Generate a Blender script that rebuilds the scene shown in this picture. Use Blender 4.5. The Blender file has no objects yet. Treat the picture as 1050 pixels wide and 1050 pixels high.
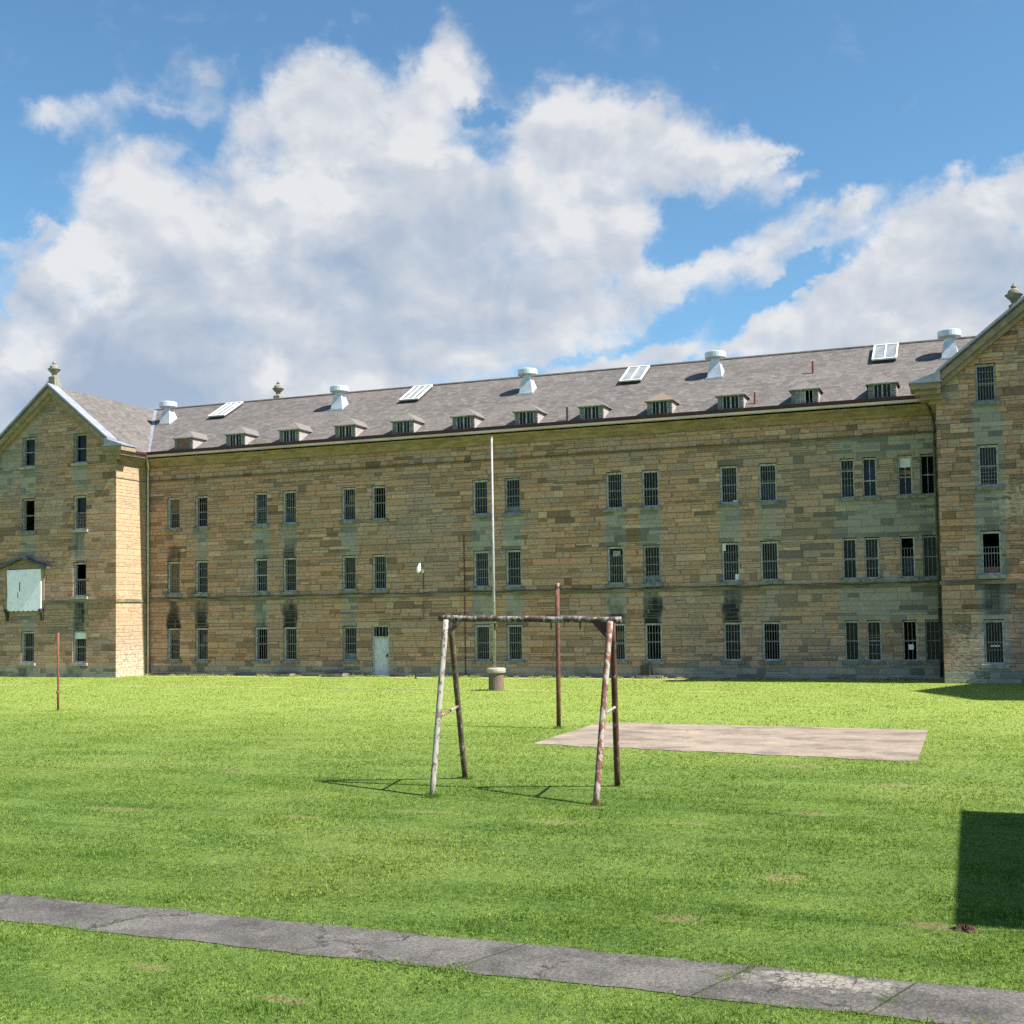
import bpy, math, random
import numpy as np
from mathutils import Vector, Matrix
random.seed(7); rng = np.random.default_rng(11)
SC = bpy.context.scene; COL = SC.collection
R = math.radians

# ------------------------------------------------------------------ mesh helpers
class MB:
    def __init__(s): s.v = []; s.f = []
    def add(s, vs, fs):
        b = len(s.v); s.v += [tuple(map(float, p)) for p in vs]; s.f += [tuple(i + b for i in q) for q in fs]; return s
    def box(s, x0, x1, y0, y1, z0, z1, tilt=0.0):
        vs = [(x0,y0,z0),(x1,y0,z0),(x1,y1,z0),(x0,y1,z0),(x0,y0,z1),(x1,y0,z1+tilt),(x1,y1,z1+tilt),(x0,y1,z1)]
        return s.add(vs, [(0,3,2,1),(4,5,6,7),(0,1,5,4),(1,2,6,5),(2,3,7,6),(3,0,4,7)])
    def prism(s, poly, off):
        n = len(poly); q = [tuple(np.array(p, float) + np.array(off, float)) for p in poly]
        fs = [tuple(range(n)), tuple(range(2*n-1, n-1, -1))]
        fs += [(i, i+n, (i+1) % n + n, (i+1) % n) for i in range(n)]
        return s.add(list(poly) + q, fs)
    def tube(s, pts, r, n=12):
        pts = [np.array(p, float) for p in pts]; m = len(pts)
        rr = [r]*m if np.isscalar(r) else list(r)
        vs = []; fs = []
        for i, p in enumerate(pts):
            d = pts[min(i+1, m-1)] - pts[max(i-1, 0)]; d /= np.linalg.norm(d)
            a = np.array((0,0,1.)) if abs(d[2]) < .9 else np.array((1.,0,0))
            e = np.cross(d, a); e /= np.linalg.norm(e); g = np.cross(d, e)
            for k in range(n):
                t = 2*math.pi*k/n; vs.append(p + rr[i]*(e*math.cos(t) + g*math.sin(t)))
        for i in range(m-1):
            for k in range(n):
                k2 = (k+1) % n; fs.append((i*n+k, i*n+k2, (i+1)*n+k2, (i+1)*n+k))
        fs.append(tuple(range(n-1, -1, -1))); fs.append(tuple(range((m-1)*n, m*n)))
        return s.add(vs, fs)
    def lathe(s, cx, cy, prof, n=20):
        vs = []; fs = []; m = len(prof)
        for r, z in prof:
            for k in range(n):
                t = 2*math.pi*k/n; vs.append((cx + r*math.cos(t), cy + r*math.sin(t), z))
        for i in range(m-1):
            for k in range(n):
                k2 = (k+1) % n; fs.append((i*n+k, i*n+k2, (i+1)*n+k2, (i+1)*n+k))
        fs.append(tuple(range(n-1, -1, -1))); fs.append(tuple(range((m-1)*n, m*n)))
        return s.add(vs, fs)
    def build(s, name, mat, parent=None, loc=(0,0,0), smooth=False):
        me = bpy.data.meshes.new(name); me.from_pydata(s.v, [], s.f); me.update()
        import bmesh
        bm = bmesh.new(); bm.from_mesh(me); bmesh.ops.recalc_face_normals(bm, faces=bm.faces); bm.to_mesh(me); bm.free()
        if smooth:
            for p in me.polygons: p.use_smooth = len(p.vertices) == 4
        if mat: me.materials.append(mat)
        o = bpy.data.objects.new(name, me); COL.objects.link(o); o.location = loc
        if parent: o.parent = parent
        return o

def empty(name, loc=(0,0,0), rz=0.0):
    o = bpy.data.objects.new(name, None); COL.objects.link(o); o.location = loc; o.rotation_euler.z = rz; o.empty_display_size = .3
    return o
def tag(o, label=None, cat=None, group=None, kind=None):
    if label: o['label'] = label
    if cat: o['category'] = cat
    if group: o['group'] = group
    if kind: o['kind'] = kind
    return o
def dup(o, parent=None, loc=None):
    c = o.copy(); COL.objects.link(c)
    if parent is not None: c.parent = parent
    if loc is not None: c.location = loc
    for ch in o.children: dup(ch, c)
    return c

# ------------------------------------------------------------------ node helpers
class G:
    def __init__(s, nt): s.nt = nt; s.n = nt.nodes; s.l = nt.links
    def new(s, t, **kw):
        x = s.n.new(t)
        for k, v in kw.items(): setattr(x, k, v)
        return x
    def put(s, sock, v):
        if v is None: return
        if isinstance(v, bpy.types.NodeSocket): s.l.new(v, sock)
        elif isinstance(v, (tuple, list)):
            sock.default_value = tuple(v) + (1.0,) if (len(v) == 3 and len(sock.default_value) == 4) else tuple(v)
        else: sock.default_value = v
    def m(s, op, a, b=None, c=None, clamp=False):
        x = s.new('ShaderNodeMath', operation=op, use_clamp=clamp)
        for i, v in enumerate((a, b, c)): s.put(x.inputs[i], v)
        return x.outputs[0]
    def v(s, op, a, b=None, out=0):
        x = s.new('ShaderNodeVectorMath', operation=op)
        s.put(x.inputs[0], a)
        if op == 'SCALE': s.put(x.inputs['Scale'], b)
        else: s.put(x.inputs[1], b)
        return x.outputs['Value'] if out else x.outputs[0]
    def comb(s, a=0.0, b=0.0, c=0.0):
        x = s.new('ShaderNodeCombineXYZ')
        for i, v in enumerate((a, b, c)): s.put(x.inputs[i], v)
        return x.outputs[0]
    def sep(s, v):
        x = s.new('ShaderNodeSeparateXYZ'); s.put(x.inputs[0], v); return x.outputs[0], x.outputs[1], x.outputs[2]
    def noise(s, vec, scale, detail=4.0, rough=.5, lac=2.0, dist=0.0, col=False):
        x = s.new('ShaderNodeTexNoise'); s.put(x.inputs['Vector'], vec)
        for k, v in (('Scale', scale), ('Detail', detail), ('Roughness', rough), ('Lacunarity', lac), ('Distortion', dist)): s.put(x.inputs[k], v)
        return x.outputs['Color'] if col else x.outputs[0]
    def white(s, vec, col=False):
        x = s.new('ShaderNodeTexWhiteNoise', noise_dimensions='3D'); s.put(x.inputs['Vector'], vec)
        return x.outputs['Color'] if col else x.outputs['Value']
    def step(s, v, a, b, lo=0.0, hi=1.0, smooth=True):
        x = s.new('ShaderNodeMapRange', interpolation_type='SMOOTHSTEP' if smooth else 'LINEAR')
        for k, q in (('Value', v), ('From Min', a), ('From Max', b), ('To Min', lo), ('To Max', hi)): s.put(x.inputs[k], q)
        return x.outputs[0]
    def mix(s, f, a, b, blend='MIX'):
        x = s.new('ShaderNodeMix', data_type='RGBA', blend_type=blend)
        s.put(x.inputs['Factor'], f); s.put(x.inputs[6], a); s.put(x.inputs[7], b)
        return x.outputs[2]
    def ramp(s, f, stops, interp='LINEAR'):
        x = s.new('ShaderNodeValToRGB'); cr = x.color_ramp; cr.interpolation = interp
        while len(cr.elements) < len(stops): cr.elements.new(.5)
        for e, (p, c) in zip(cr.elements, stops): e.position = p; e.color = tuple(c) + (1.0,)
        s.put(x.inputs[0], f); return x.outputs[0]
    def attr(s, name):
        return s.new('ShaderNodeAttribute', attribute_name=name).outputs['Fac']
    def pos(s): return s.new('ShaderNodeNewGeometry').outputs['Position']
    def obj(s): return s.new('ShaderNodeTexCoord').outputs['Object']
    def bump(s, h, strength=.5, dist=.02):
        x = s.new('ShaderNodeBump'); s.put(x.inputs['Height'], h); x.inputs['Strength'].default_value = strength; x.inputs['Distance'].default_value = dist
        return x.outputs[0]

def material(name):
    m = bpy.data.materials.new(name); m.use_nodes = True
    g = G(m.node_tree); b = g.n['Principled BSDF']; return m, g, b
def finish(g, b, col, rough=.8, normal=None, metal=0.0, spec=.3):
    g.put(b.inputs['Base Color'], col); g.put(b.inputs['Roughness'], rough); g.put(b.inputs['Metallic'], metal)
    b.inputs['Specular IOR Level'].default_value = spec
    if normal: g.put(b.inputs['Normal'], normal)

def simple(name, ca, cb, scale=6.0, rough=.7, metal=0.0, bump=0.0, spec=.3, lo=.35, hi=.65, detail=6, stretch=(1,1,1), dist=.01):
    m, g, b = material(name)
    p = g.v('MULTIPLY', g.pos(), stretch)
    n = g.noise(p, scale, detail, .6)
    c = g.mix(g.step(n, lo, hi), ca, cb)
    finish(g, b, c, rough, g.bump(n, bump, dist) if bump else None, metal, spec)
    return m

# ------------------------------------------------------------------ stone
def stone_material(name, H=.24, tone=1.0, joint=.38, calm=0.0):
    m, g, b = material(name)
    P = g.pos(); x, y, z = g.sep(P)
    wob = g.noise(P, 1.7, 3, .5)
    u = g.m('ADD', g.m('ADD', x, y), g.m('MULTIPLY', g.m('SUBTRACT', wob, .5), .03))
    zz = g.m('ADD', z, g.m('MULTIPLY', g.m('SINE', g.m('MULTIPLY', z, 6.3)), .06))
    zz = g.m('ADD', zz, g.m('MULTIPLY', g.m('SUBTRACT', g.noise(P, 1.1, 2), .5), .03))
    r = g.m('DIVIDE', zz, H); row = g.m('FLOOR', r); fz = g.m('FRACT', r)
    wr = g.white(g.comb(row, 3.3, 7.7)); wr2 = g.white(g.comb(row, 9.1, 2.2))
    W = g.m('MULTIPLY_ADD', wr2, .50, .48)
    uu = g.m('DIVIDE', g.m('MULTIPLY_ADD', wr, 5.7, u), W)
    # uneven block lengths inside a course
    uu = g.m('ADD', uu, g.m('MULTIPLY', g.m('SINE', g.m('MULTIPLY', uu, 2.3)), .32))
    blk = g.m('FLOOR', uu); fu = g.m('FRACT', uu)
    rb = g.white(g.comb(row, blk, 1.5))
    split = g.m('GREATER_THAN', rb, .76)
    f2 = g.m('MULTIPLY', fz, 2.0)
    sub = g.m('MULTIPLY', g.m('FLOOR', f2), split)
    fzs = g.m('ADD', g.m('MULTIPLY', g.m('FRACT', f2), split), g.m('MULTIPLY', fz, g.m('SUBTRACT', 1.0, split)))
    hh = g.m('MULTIPLY', g.m('MULTIPLY_ADD', split, -.5, 1.0), H)
    idv = g.comb(g.m('MULTIPLY_ADD', row, 2.0, sub), blk, 4.4)
    rc = g.white(idv); rc2 = g.white(g.v('ADD', idv, (13.7, 5.1, 2.9)))
    du = g.m('MULTIPLY', g.m('MINIMUM', fu, g.m('SUBTRACT', 1.0, fu)), W)
    dz = g.m('MULTIPLY', g.m('MINIMUM', fzs, g.m('SUBTRACT', 1.0, fzs)), hh)
    ed = g.m('ADD', g.m('MINIMUM', du, dz), g.m('MULTIPLY', g.m('SUBTRACT', g.noise(P, 16, 3), .5), .02))
    face = g.step(ed, .0, .026)
    t = tone
    col = g.ramp(rc, [(0.0, (.15*t,.096*t,.068*t)), (.10, (.26*t,.160*t,.108*t)), (.30, (.375*t,.216*t,.142*t)), (.50, (.43*t,.242*t,.155*t)), (.68, (.39*t,.250*t,.175*t)), (.84, (.295*t,.208*t,.156*t)), (1.0, (.49*t,.328*t,.225*t))])
    col = g.mix(g.m('MULTIPLY', g.m('GREATER_THAN', rc2, .95), .6), col, (.15*t,.11*t,.07*t))
    if calm: col = g.mix(calm, col, (.45*t,.325*t,.20*t))
    big = g.noise(P, .22, 3, .55)
    col = g.mix(g.step(big, .45, .68, 0, .55), col, (.31*t,.228*t,.188*t))
    col = g.mix(g.step(big, .42, .30, 0, .35), col, (.45*t,.245*t,.12*t))
    grain = g.noise(g.v('MULTIPLY', P, (1, 1, 2.2)), 5.5, 8, .65)
    col = g.mix(1.0, col, g.ramp(grain, [(.25, (.55,.545,.54)), (.5, (.98,.98,.98)), (.75, (1.28,1.26,1.22))]), 'MULTIPLY')
    col = g.mix(g.m('MULTIPLY_ADD', face, 1-joint, joint), (.085,.065,.045), col)
    # weathering, plus a pale tint that also paints grazing sun (vertex attributes)
    brk = g.noise(g.v('MULTIPLY', P, (1, 1, .55)), 2.6, 7, .68)
    blkn = g.m('MULTIPLY_ADD', rc, .5, .5)
    vs_ = g.noise(g.v('MULTIPLY', P, (4.2, 4.2, .42)), 1.5, 6, .62)
    alg = g.m('SUBTRACT', g.m('MULTIPLY', g.attr('algae'), 1.35), g.m('MULTIPLY_ADD', brk, .60, g.m('MULTIPLY_ADD', vs_, .45, g.m('MULTIPLY', rc, .28))))
    alg = g.step(alg, -.02, .58)
    col = g.mix(g.m('MULTIPLY', alg, .80), col, g.mix(1.0, g.mix(g.noise(P, 3.1, 5), (.19,.212,.202), (.335,.345,.315)), g.ramp(rc, [(0, (.55,.55,.55)), (.4, (1.0,1.0,1.0)), (1, (1.18,1.15,1.1))]), 'MULTIPLY'))
    moss = g.m('MULTIPLY', g.attr('moss'), g.step(brk, .25, .6), clamp=True)
    col = g.mix(g.m('MULTIPLY', moss, .85), col, (.20,.165,.075))
    so = g.m('ADD', g.m('MULTIPLY', vs_, .75), g.m('ADD', g.m('MULTIPLY', g.noise(g.v('MULTIPLY', P, (1, 1, 1.8)), 4.2, 6, .7), .55), g.m('MULTIPLY', rc2, .22)))
    so = g.step(g.m('SUBTRACT', g.m('MULTIPLY', g.attr('soot'), 1.38), so), -.06, .85)
    soot = g.m('MULTIPLY', so, g.m('MULTIPLY_ADD', face, .62, .38), clamp=True)
    col = g.mix(g.m('MULTIPLY', soot, .97), col, (.016,.021,.022))
    pale = g.m('MULTIPLY', g.attr('pale'), g.step(grain, .40, .62), clamp=True)
    col = g.mix(g.m('MULTIPLY', pale, .75), col, (.60,.54,.43))
    h = g.m('ADD', g.m('MULTIPLY', face, .8), g.m('ADD', g.m('MULTIPLY', grain, .5), g.m('MULTIPLY', rc2, .35)))
    finish(g, b, col, .92, g.bump(h, .7, .026), 0, .15)
    return m

M = {}
M['stone'] = stone_material('weathered_sandstone', .24, 1.2)
M['stone_left'] = stone_material('warm_sandstone', .235, 1.16, .55)
M['stone_return'] = stone_material('sunlit_sandstone', .235, 1.08, .76, .78)
M['trim'] = simple('trim_stone', (.335,.242,.17), (.225,.18,.135), 3.2, .9, bump=.5)
M['trim_moss'] = simple('mossy_stone', (.21,.158,.108), (.34,.25,.175), 3.5, .95, bump=.6, stretch=(.4,1,1.6))
M['string_shadow'] = simple('string_shadow_line', (.10,.08,.05), (.17,.135,.085), 3, .92, stretch=(.3,1,1))
M['trim_pale'] = simple('pale_sill_stone', (.40,.38,.33), (.24,.23,.20), 5, .9, bump=.4)
M['sill_grey'] = simple('grey_sill_stone', (.25,.25,.22), (.13,.135,.125), 5, .9, bump=.4)
M['belt'] = simple('belt_stone', (.27,.22,.14), (.12,.105,.075), 2.2, .92, bump=.5, stretch=(.35,1,2))
M['algae_stone'] = simple('green_stained_stone', (.16,.20,.16), (.25,.26,.20), 3, .92, bump=.5)
M['finial'] = simple('finial_stone', (.30,.27,.21), (.17,.16,.13), 7, .9, bump=.5)
M['frame'] = simple('old_white_paint', (.47,.45,.43), (.19,.18,.17), 9, .6, bump=.2, lo=.42, hi=.7)
M['frame_grey'] = simple('dark_worn_paint', (.36,.37,.36), (.17,.18,.18), 9, .7, bump=.2)
M['bars'] = simple('barred_iron', (.26,.245,.235), (.11,.095,.085), 8, .6, lo=.4, hi=.72)
M['dark_room'] = simple('unlit_interior_dark', (.012,.012,.012), (.02,.02,.02), 2, .9)
M['blue_board'] = simple('navy_board', (.018,.03,.075), (.03,.045,.09), 3, .6)
M['brown_board'] = simple('brown_board', (.16,.10,.06), (.24,.17,.10), 4, .8)
M['red_board'] = simple('faded_red_board', (.20,.10,.085), (.26,.15,.13), 4, .8)
M['blind'] = simple('white_blind', (.72,.74,.76), (.62,.64,.66), 3, .6, stretch=(1,1,8))
M['paper'] = simple('paper', (.78,.78,.75), (.7,.7,.68), 3, .8)
M['gutter'] = simple('dark_red_gutter', (.085,.022,.02), (.05,.02,.018), 3, .55)
M['fascia'] = simple('pinkish_fascia', (.56,.46,.43), (.42,.34,.31), 2.4, .6, stretch=(.3,1,1))
M['hood'] = simple('dark_hood', (.10,.10,.105), (.055,.055,.06), 4, .7)
M['siding_shaded'] = simple('shaded_front_boards', (.30,.275,.265), (.11,.10,.095), 6, .85, stretch=(1,1,6))  # dormer siding again, darkened to paint the shade on the fronts
M['galv'] = simple('galvanised_sheet', (.66,.68,.70), (.52,.54,.57), 3, .42, metal=.35, spec=.5)
M['lead'] = simple('pale_blue_flashing', (.31,.325,.385), (.23,.24,.29), 2, .5, metal=.15)
M['white_metal'] = simple('grey_white_pole', (.40,.405,.41), (.27,.275,.28), 5, .45)
M['pipe_grey'] = simple('pale_downpipe', (.62,.59,.56), (.45,.42,.40), 4, .5)
M['pipe_dark'] = simple('dark_downpipe', (.13,.14,.13), (.07,.075,.07), 4, .5)
M['concrete'] = simple('planter_concrete', (.19,.135,.108), (.13,.095,.078), 6, .9, bump=.6)
M['planter_rim'] = simple('planter_rim_concrete', (.42,.36,.30), (.30,.25,.20), 7, .9, bump=.6)
M['door'] = simple('peeling_pale_door', (.57,.58,.66), (.42,.39,.40), 6, .6, bump=.3, stretch=(2,1,.6), lo=.45, hi=.75)
M['lamp_white'] = simple('white_lamp_shell', (.85,.83,.78), (.8,.78,.72), 3, .35)
M['cable'] = simple('black_cable', (.03,.028,.025), (.06,.05,.045), 3, .7)
M['red_pipe'] = simple('rusty_vent_pipe', (.26,.075,.05), (.15,.05,.035), 6, .7)
M['box_grey'] = simple('dark_metal_box', (.028,.026,.024), (.055,.05,.045), 6, .6)
M['slab'] = simple('grey_slab', (.25,.23,.19), (.13,.12,.10), 5, .9, bump=.5)
M['siding'] = simple('pale_dormer_siding', (.40,.36,.34), (.25,.22,.21), 5, .8, stretch=(1,1,9), bump=.4)
M['soil'] = simple('dark_soil', (.11,.065,.035), (.055,.035,.02), 9, .95, bump=1.0, dist=.03)

def glass_mat():
    m, g, b = material('dusty_dark_glass')
    P = g.pos(); n = g.noise(P, 1.3, 4); w = g.white(g.v('FLOOR', g.v('SCALE', P, 1.7)))
    c = g.mix(g.step(n, .4, .75), (.004,.005,.007), (.022,.026,.032))
    c = g.mix(g.m('MULTIPLY', w, .35), c, (.012,.017,.034))
    finish(g, b, c, .22, g.bump(n, .15, .02), 0, .22); return m
M['glass'] = glass_mat()

def sheet_mat():
    m, g, b = material('weathered_white_sheet')
    P = g.pos(); n = g.noise(P, 1.6, 7, .65); n2 = g.noise(g.v('MULTIPLY', P, (2.2,1,.7)), 2.4, 8, .7)
    c = g.mix(g.step(n, .35, .65), (.78,.76,.96), (.90,.85,.97))
    c = g.mix(g.step(n2, .60, .70), c, (.34,.30,.24))
    finish(g, b, c, .55, g.bump(n, .3, .02), 0, .4); return m
M['sheet'] = sheet_mat()

def rust_mat(name, ca, cb, paint, amt, scale=9):
    m, g, b = material(name)
    P = g.obj(); n = g.noise(P, scale, 8, .65); n2 = g.noise(g.v('MULTIPLY', P, (1,1,.45)), scale*1.7, 8, .7, dist=.4)
    c = g.mix(g.step(n, .35, .65), ca, cb)
    c = g.mix(g.step(n2, amt, amt+.05), c, paint)
    finish(g, b, c, .75, g.bump(n2, .5, .006), 0, .3); return m
M['rust_light'] = rust_mat('worn_white_paint_on_rust', (.09,.06,.042), (.15,.10,.07), (.30,.285,.24), .43)
M['rust_mid'] = rust_mat('peeling_paint_over_rust', (.13,.05,.034), (.20,.085,.055), (.33,.285,.245), .50, 7)
M['rust_dark'] = rust_mat('dark_rust', (.065,.03,.022), (.12,.05,.035), (.42,.38,.34), .60, 7)
M['rust_brown'] = rust_mat('brown_weathered_pipe', (.075,.048,.034), (.12,.085,.06), (.26,.235,.20), .56, 7)
M['rust_bar'] = rust_mat('mottled_bar', (.055,.035,.028), (.10,.065,.05), (.27,.25,.225), .50, 6)
M['rust_pole'] = rust_mat('red_brown_rust', (.10,.040,.032), (.16,.065,.050), (.25,.15,.12), .62)
M['rust_rod'] = rust_mat('orange_rust', (.24,.085,.05), (.17,.06,.04), (.5,.42,.36), .68)

def shingles(name, axis):
    m, g, b = material(name)
    P = g.pos(); x, y, z = g.sep(P)
    a = x if axis == 'x' else y
    s = g.m('DIVIDE', z, .105); row = g.m('FLOOR', s); fz = g.m('FRACT', s)
    u = g.m('ADD', g.m('DIVIDE', a, .30), g.white(g.comb(row, 1.1, 2.3)))
    blk = g.m('FLOOR', u); fu = g.m('FRACT', u)
    rc = g.white(g.comb(row, blk, 3.1))
    c = g.ramp(rc, [(0, (.092,.082,.075)), (.4, (.128,.115,.106)), (.8, (.147,.132,.121)), (1, (.180,.162,.148))])
    wr = g.white(g.comb(row, 7.7, .3))
    c = g.mix(g.m('MULTIPLY', wr, .22), c, (.13,.11,.105))
    big = g.noise(g.v('MULTIPLY', P, (.35,1,1)), .6, 6, .6)
    c = g.mix(g.step(big, .42, .66, 0, .3), c, (.20,.17,.148))
    st = g.noise(g.v('MULTIPLY', P, (1.6,.35,.35) if axis == 'x' else (.35,1.6,.35)), 1.5, 5, .6)
    c = g.mix(g.step(st, .50, .72, 0, .45), c, (.088,.080,.078))
    edge = g.m('MINIMUM', g.step(fz, .0, .18), g.step(g.m('MINIMUM', fu, g.m('SUBTRACT', 1.0, fu)), .0, .05))
    c = g.mix(edge, (.075,.065,.062), c)
    h = g.m('ADD', g.m('MULTIPLY', fz, -1.0), g.m('MULTIPLY', rc, .4))
    finish(g, b, c, .82, g.bump(h, .6, .03), 0, .25); return m
M['slate_x'] = shingles('grey_brown_shingles', 'x')
M['slate_y'] = shingles('grey_brown_shingles_side', 'y')

# ------------------------------------------------------------------ grass / ground
def grass_color(g, P, blade=False):
    x, y, z = g.sep(P); Q = g.comb(x, y, 0.0)
    a = g.noise(Q, .9, 6, .6); bb = g.noise(g.v('MULTIPLY', Q, (.09, 1.7, 1)), 1.0, 5, .62)
    cc = g.noise(g.v('ADD', Q, (31, 17, 0)), .16, 4, .55); d = g.noise(Q, 7.0, 5, .65)
    k = .9 if not blade else 1.0
    c = g.mix(g.step(a, .32, .68), (.132*k,.215*k,.048*k), (.185*k,.268*k,.062*k))
    c = g.mix(g.step(bb, .50, .64, 0, .55), c, (.088*k,.165*k,.036*k))
    c = g.mix(g.step(bb, .46, .34, 0, .45), c, (.215*k,.300*k,.070*k))
    c = g.mix(g.step(cc, .50, .68, 0, .45), c, (.235*k,.288*k,.080*k))
    # far part of the yard is lighter and yellower
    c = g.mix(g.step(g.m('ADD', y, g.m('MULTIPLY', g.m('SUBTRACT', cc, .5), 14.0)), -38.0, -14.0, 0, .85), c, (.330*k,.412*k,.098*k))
    c = g.mix(g.step(d, .60, .78, 0, .5), c, (.21*k,.205*k,.085*k))
    c = g.mix(g.step(d, .40, .26, 0, .5), c, (.060*k,.108*k,.028*k))
    # bare earth
    e = g.noise(g.v('ADD', Q, (5, 9, 0)), .62, 6, .62)
    bare = g.step(e, .665, .72, 0, .8)
    for (sx, sy, rx, ry) in SPOTS:
        dd = g.v('LENGTH', g.v('MULTIPLY', g.v('SUBTRACT', Q, (sx, sy, 0)), (1/rx, 1/ry, 0)), out=1)
        dd = g.m('ADD', dd, g.m('MULTIPLY', g.m('SUBTRACT', d, .5), 3.4))
        bare = g.m('MAXIMUM', bare, g.step(dd, .95, .25, 0, .6))
    # worn line across the yard and dusty strip at the wall's foot
    w = g.m('ADD', y, g.m('MULTIPLY_ADD', g.noise(Q, .35, 4), 1.2, 8.1))
    line = g.m('MULTIPLY', g.step(g.m('ABSOLUTE', w), .38, .10), g.step(cc, .36, .52, .2, .8))
    foot = g.m('MULTIPLY', g.step(g.m('ADD', y, g.m('MULTIPLY', e, 1.4)), -.75, .25), g.step(a, .35, .6, .25, .9))
    c = g.mix(g.m('MAXIMUM', line, foot), c, (.42,.38,.20))
    c = g.mix(bare, c, g.mix(g.noise(Q, 9, 5), (.20,.135,.075), (.32,.235,.14)))
    return c, bare, d, a

SPOTS = [(1.9,-40.3,.55,.20),(-1.35,-31.4,.5,.22),(-2.3,-34.7,.45,.22),(-2.1,-39.1,.35,.25),(-9.6,-37.0,.4,.14),(-5.2,-44.6,.35,.10),(-6.8,-44.2,.25,.10),(-7.9,-36.1,.9,.12),
         (-5.9,-32.6,.35,.12),(-8.3,-32.4,.5,.12),(-5.6,-34.9,.22,.12),(-12.8,-37.2,.8,.2),(-5.7,-36.4,.7,.14),(-3.9,-36.0,.5,.1),(-7.2,-28.3,.8,.15),(-3.2,-29.3,.7,.3),(-2.8,-41.2,.3,.2),(-.45,-40.75,.45,.16)]

def ground_mat():
    m, g, b = material('lawn_ground')
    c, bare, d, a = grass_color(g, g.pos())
    fine = g.noise(g.pos(), 26, 5, .7)
    c = g.mix(1.0, c, g.ramp(fine, [(.3, (.62,.66,.6)), (.5, (.95,.95,.95)), (.72, (1.25,1.2,1.2))]), 'MULTIPLY')
    finish(g, b, c, .95, g.bump(g.m('ADD', fine, g.m('MULTIPLY', d, 2.0)), .9, .05), 0, .1); return m
M['ground'] = ground_mat()
def blade_mat():
    m, g, b = material('grass_blades')
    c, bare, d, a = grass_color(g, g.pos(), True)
    t = g.attr('tint')
    cl = g.noise(g.pos(), 11.0, 3, .6)
    c = g.mix(1.0, c, g.ramp(cl, [(.32, (.45,.52,.45)), (.48, (.92,.95,.92)), (.66, (1.30,1.25,1.22))]), 'MULTIPLY')
    c = g.mix(1.0, c, g.ramp(t, [(0, (.38,.42,.34)), (.35, (.80,.85,.8)), (.6, (1.05,1.05,1.0)), (.85, (1.45,1.32,1.3)), (1, (2.1,1.75,1.9))]), 'MULTIPLY')
    df = g.new('ShaderNodeBsdfDiffuse'); tr = g.new('ShaderNodeBsdfTranslucent'); mx = g.new('ShaderNodeMixShader')
    g.put(df.inputs[0], c); g.put(tr.inputs[0], g.mix(1.0, c, (1.2,1.2,.75), 'MULTIPLY')); mx.inputs[0].default_value = .38
    g.l.new(df.outputs[0], mx.inputs[1]); g.l.new(tr.outputs[0], mx.inputs[2])
    g.l.new(mx.outputs[0], g.n['Material Output'].inputs[0]); return m
M['blades'] = blade_mat()
def path_mat():
    m, g, b = material('worn_asphalt_path')
    P = g.pos(); n = g.noise(P, .9, 6, .6); f = g.noise(P, 38, 6, .75); sp = g.new('ShaderNodeTexVoronoi'); g.put(sp.inputs['Vector'], P); sp.inputs['Scale'].default_value = 26
    c = g.mix(g.step(n, .35, .65), (.080,.074,.068), (.128,.118,.108))
    c = g.mix(g.step(g.noise(g.v('ADD', P, (7,3,0)), 2.6, 6, .68), .50, .66, 0, .6), c, (.165,.148,.132))
    c = g.mix(g.step(g.noise(g.v('ADD', P, (1,8,0)), 1.6, 6, .66), .52, .66, 0, .55), c, (.048,.044,.040))
    c = g.mix(1.0, c, g.ramp(f, [(.3, (.40,.40,.40)), (.5, (.95,.95,.95)), (.68, (1.75,1.72,1.68))]), 'MULTIPLY')
    c = g.mix(g.step(sp.outputs['Distance'], .16, .08, 0, .6), c, (.36,.34,.32))
    px_, py_, pz_ = g.sep(P)
    ptd = g.v('LENGTH', g.v('MULTIPLY', g.v('SUBTRACT', P, (-1.28,-42.86,0)), (1/.60,1/.26,0)), out=1)
    ptm = g.step(g.m('ADD', ptd, g.m('MULTIPLY', g.m('SUBTRACT', g.noise(P, 4.5, 6, .7), .5), 3.0)), 1.05, .6, 0, .8)
    vc = g.new('ShaderNodeTexVoronoi', feature='DISTANCE_TO_EDGE'); g.put(vc.inputs['Vector'], g.v('ADD', P, g.v('SCALE', g.noise(P, 7, 4, .6, col=True), .12))); vc.inputs['Scale'].default_value = 12
    c = g.mix(ptm, c, g.mix(g.step(vc.outputs['Distance'], .02, .07), (.07,.06,.045), g.mix(g.noise(P, 12, 5), (.19,.172,.145), (.36,.33,.28))))
    for jx in (-4.05, -8.05, -1.95, -.62, -10.25):
        jd = g.m('ABSOLUTE', g.m('SUBTRACT', g.m('SUBTRACT', px_, jx), g.m('MULTIPLY', g.m('ADD', py_, 42.9), .35)))
        c = g.mix(g.step(g.m('ADD', jd, g.m('MULTIPLY', g.noise(P, 8, 4), .02)), .026, .012), c, (.035,.032,.022))
    cr = g.new('ShaderNodeTexVoronoi', feature='DISTANCE_TO_EDGE'); g.put(cr.inputs['Vector'], g.v('ADD', P, g.v('SCALE', g.noise(P, 2.2, 6, .7, col=True), .8))); cr.inputs['Scale'].default_value = .55
    ck = g.m('MULTIPLY', g.step(cr.outputs['Distance'], .011, .003), g.step(n, .42, .55))
    c = g.mix(ck, c, (.045,.04,.036))
    finish(g, b, c, .9, g.bump(g.m('ADD', f, g.m('MULTIPLY', ck, -2.0)), .6, .012), 0, .2); return m
M['path'] = path_mat()
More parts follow.
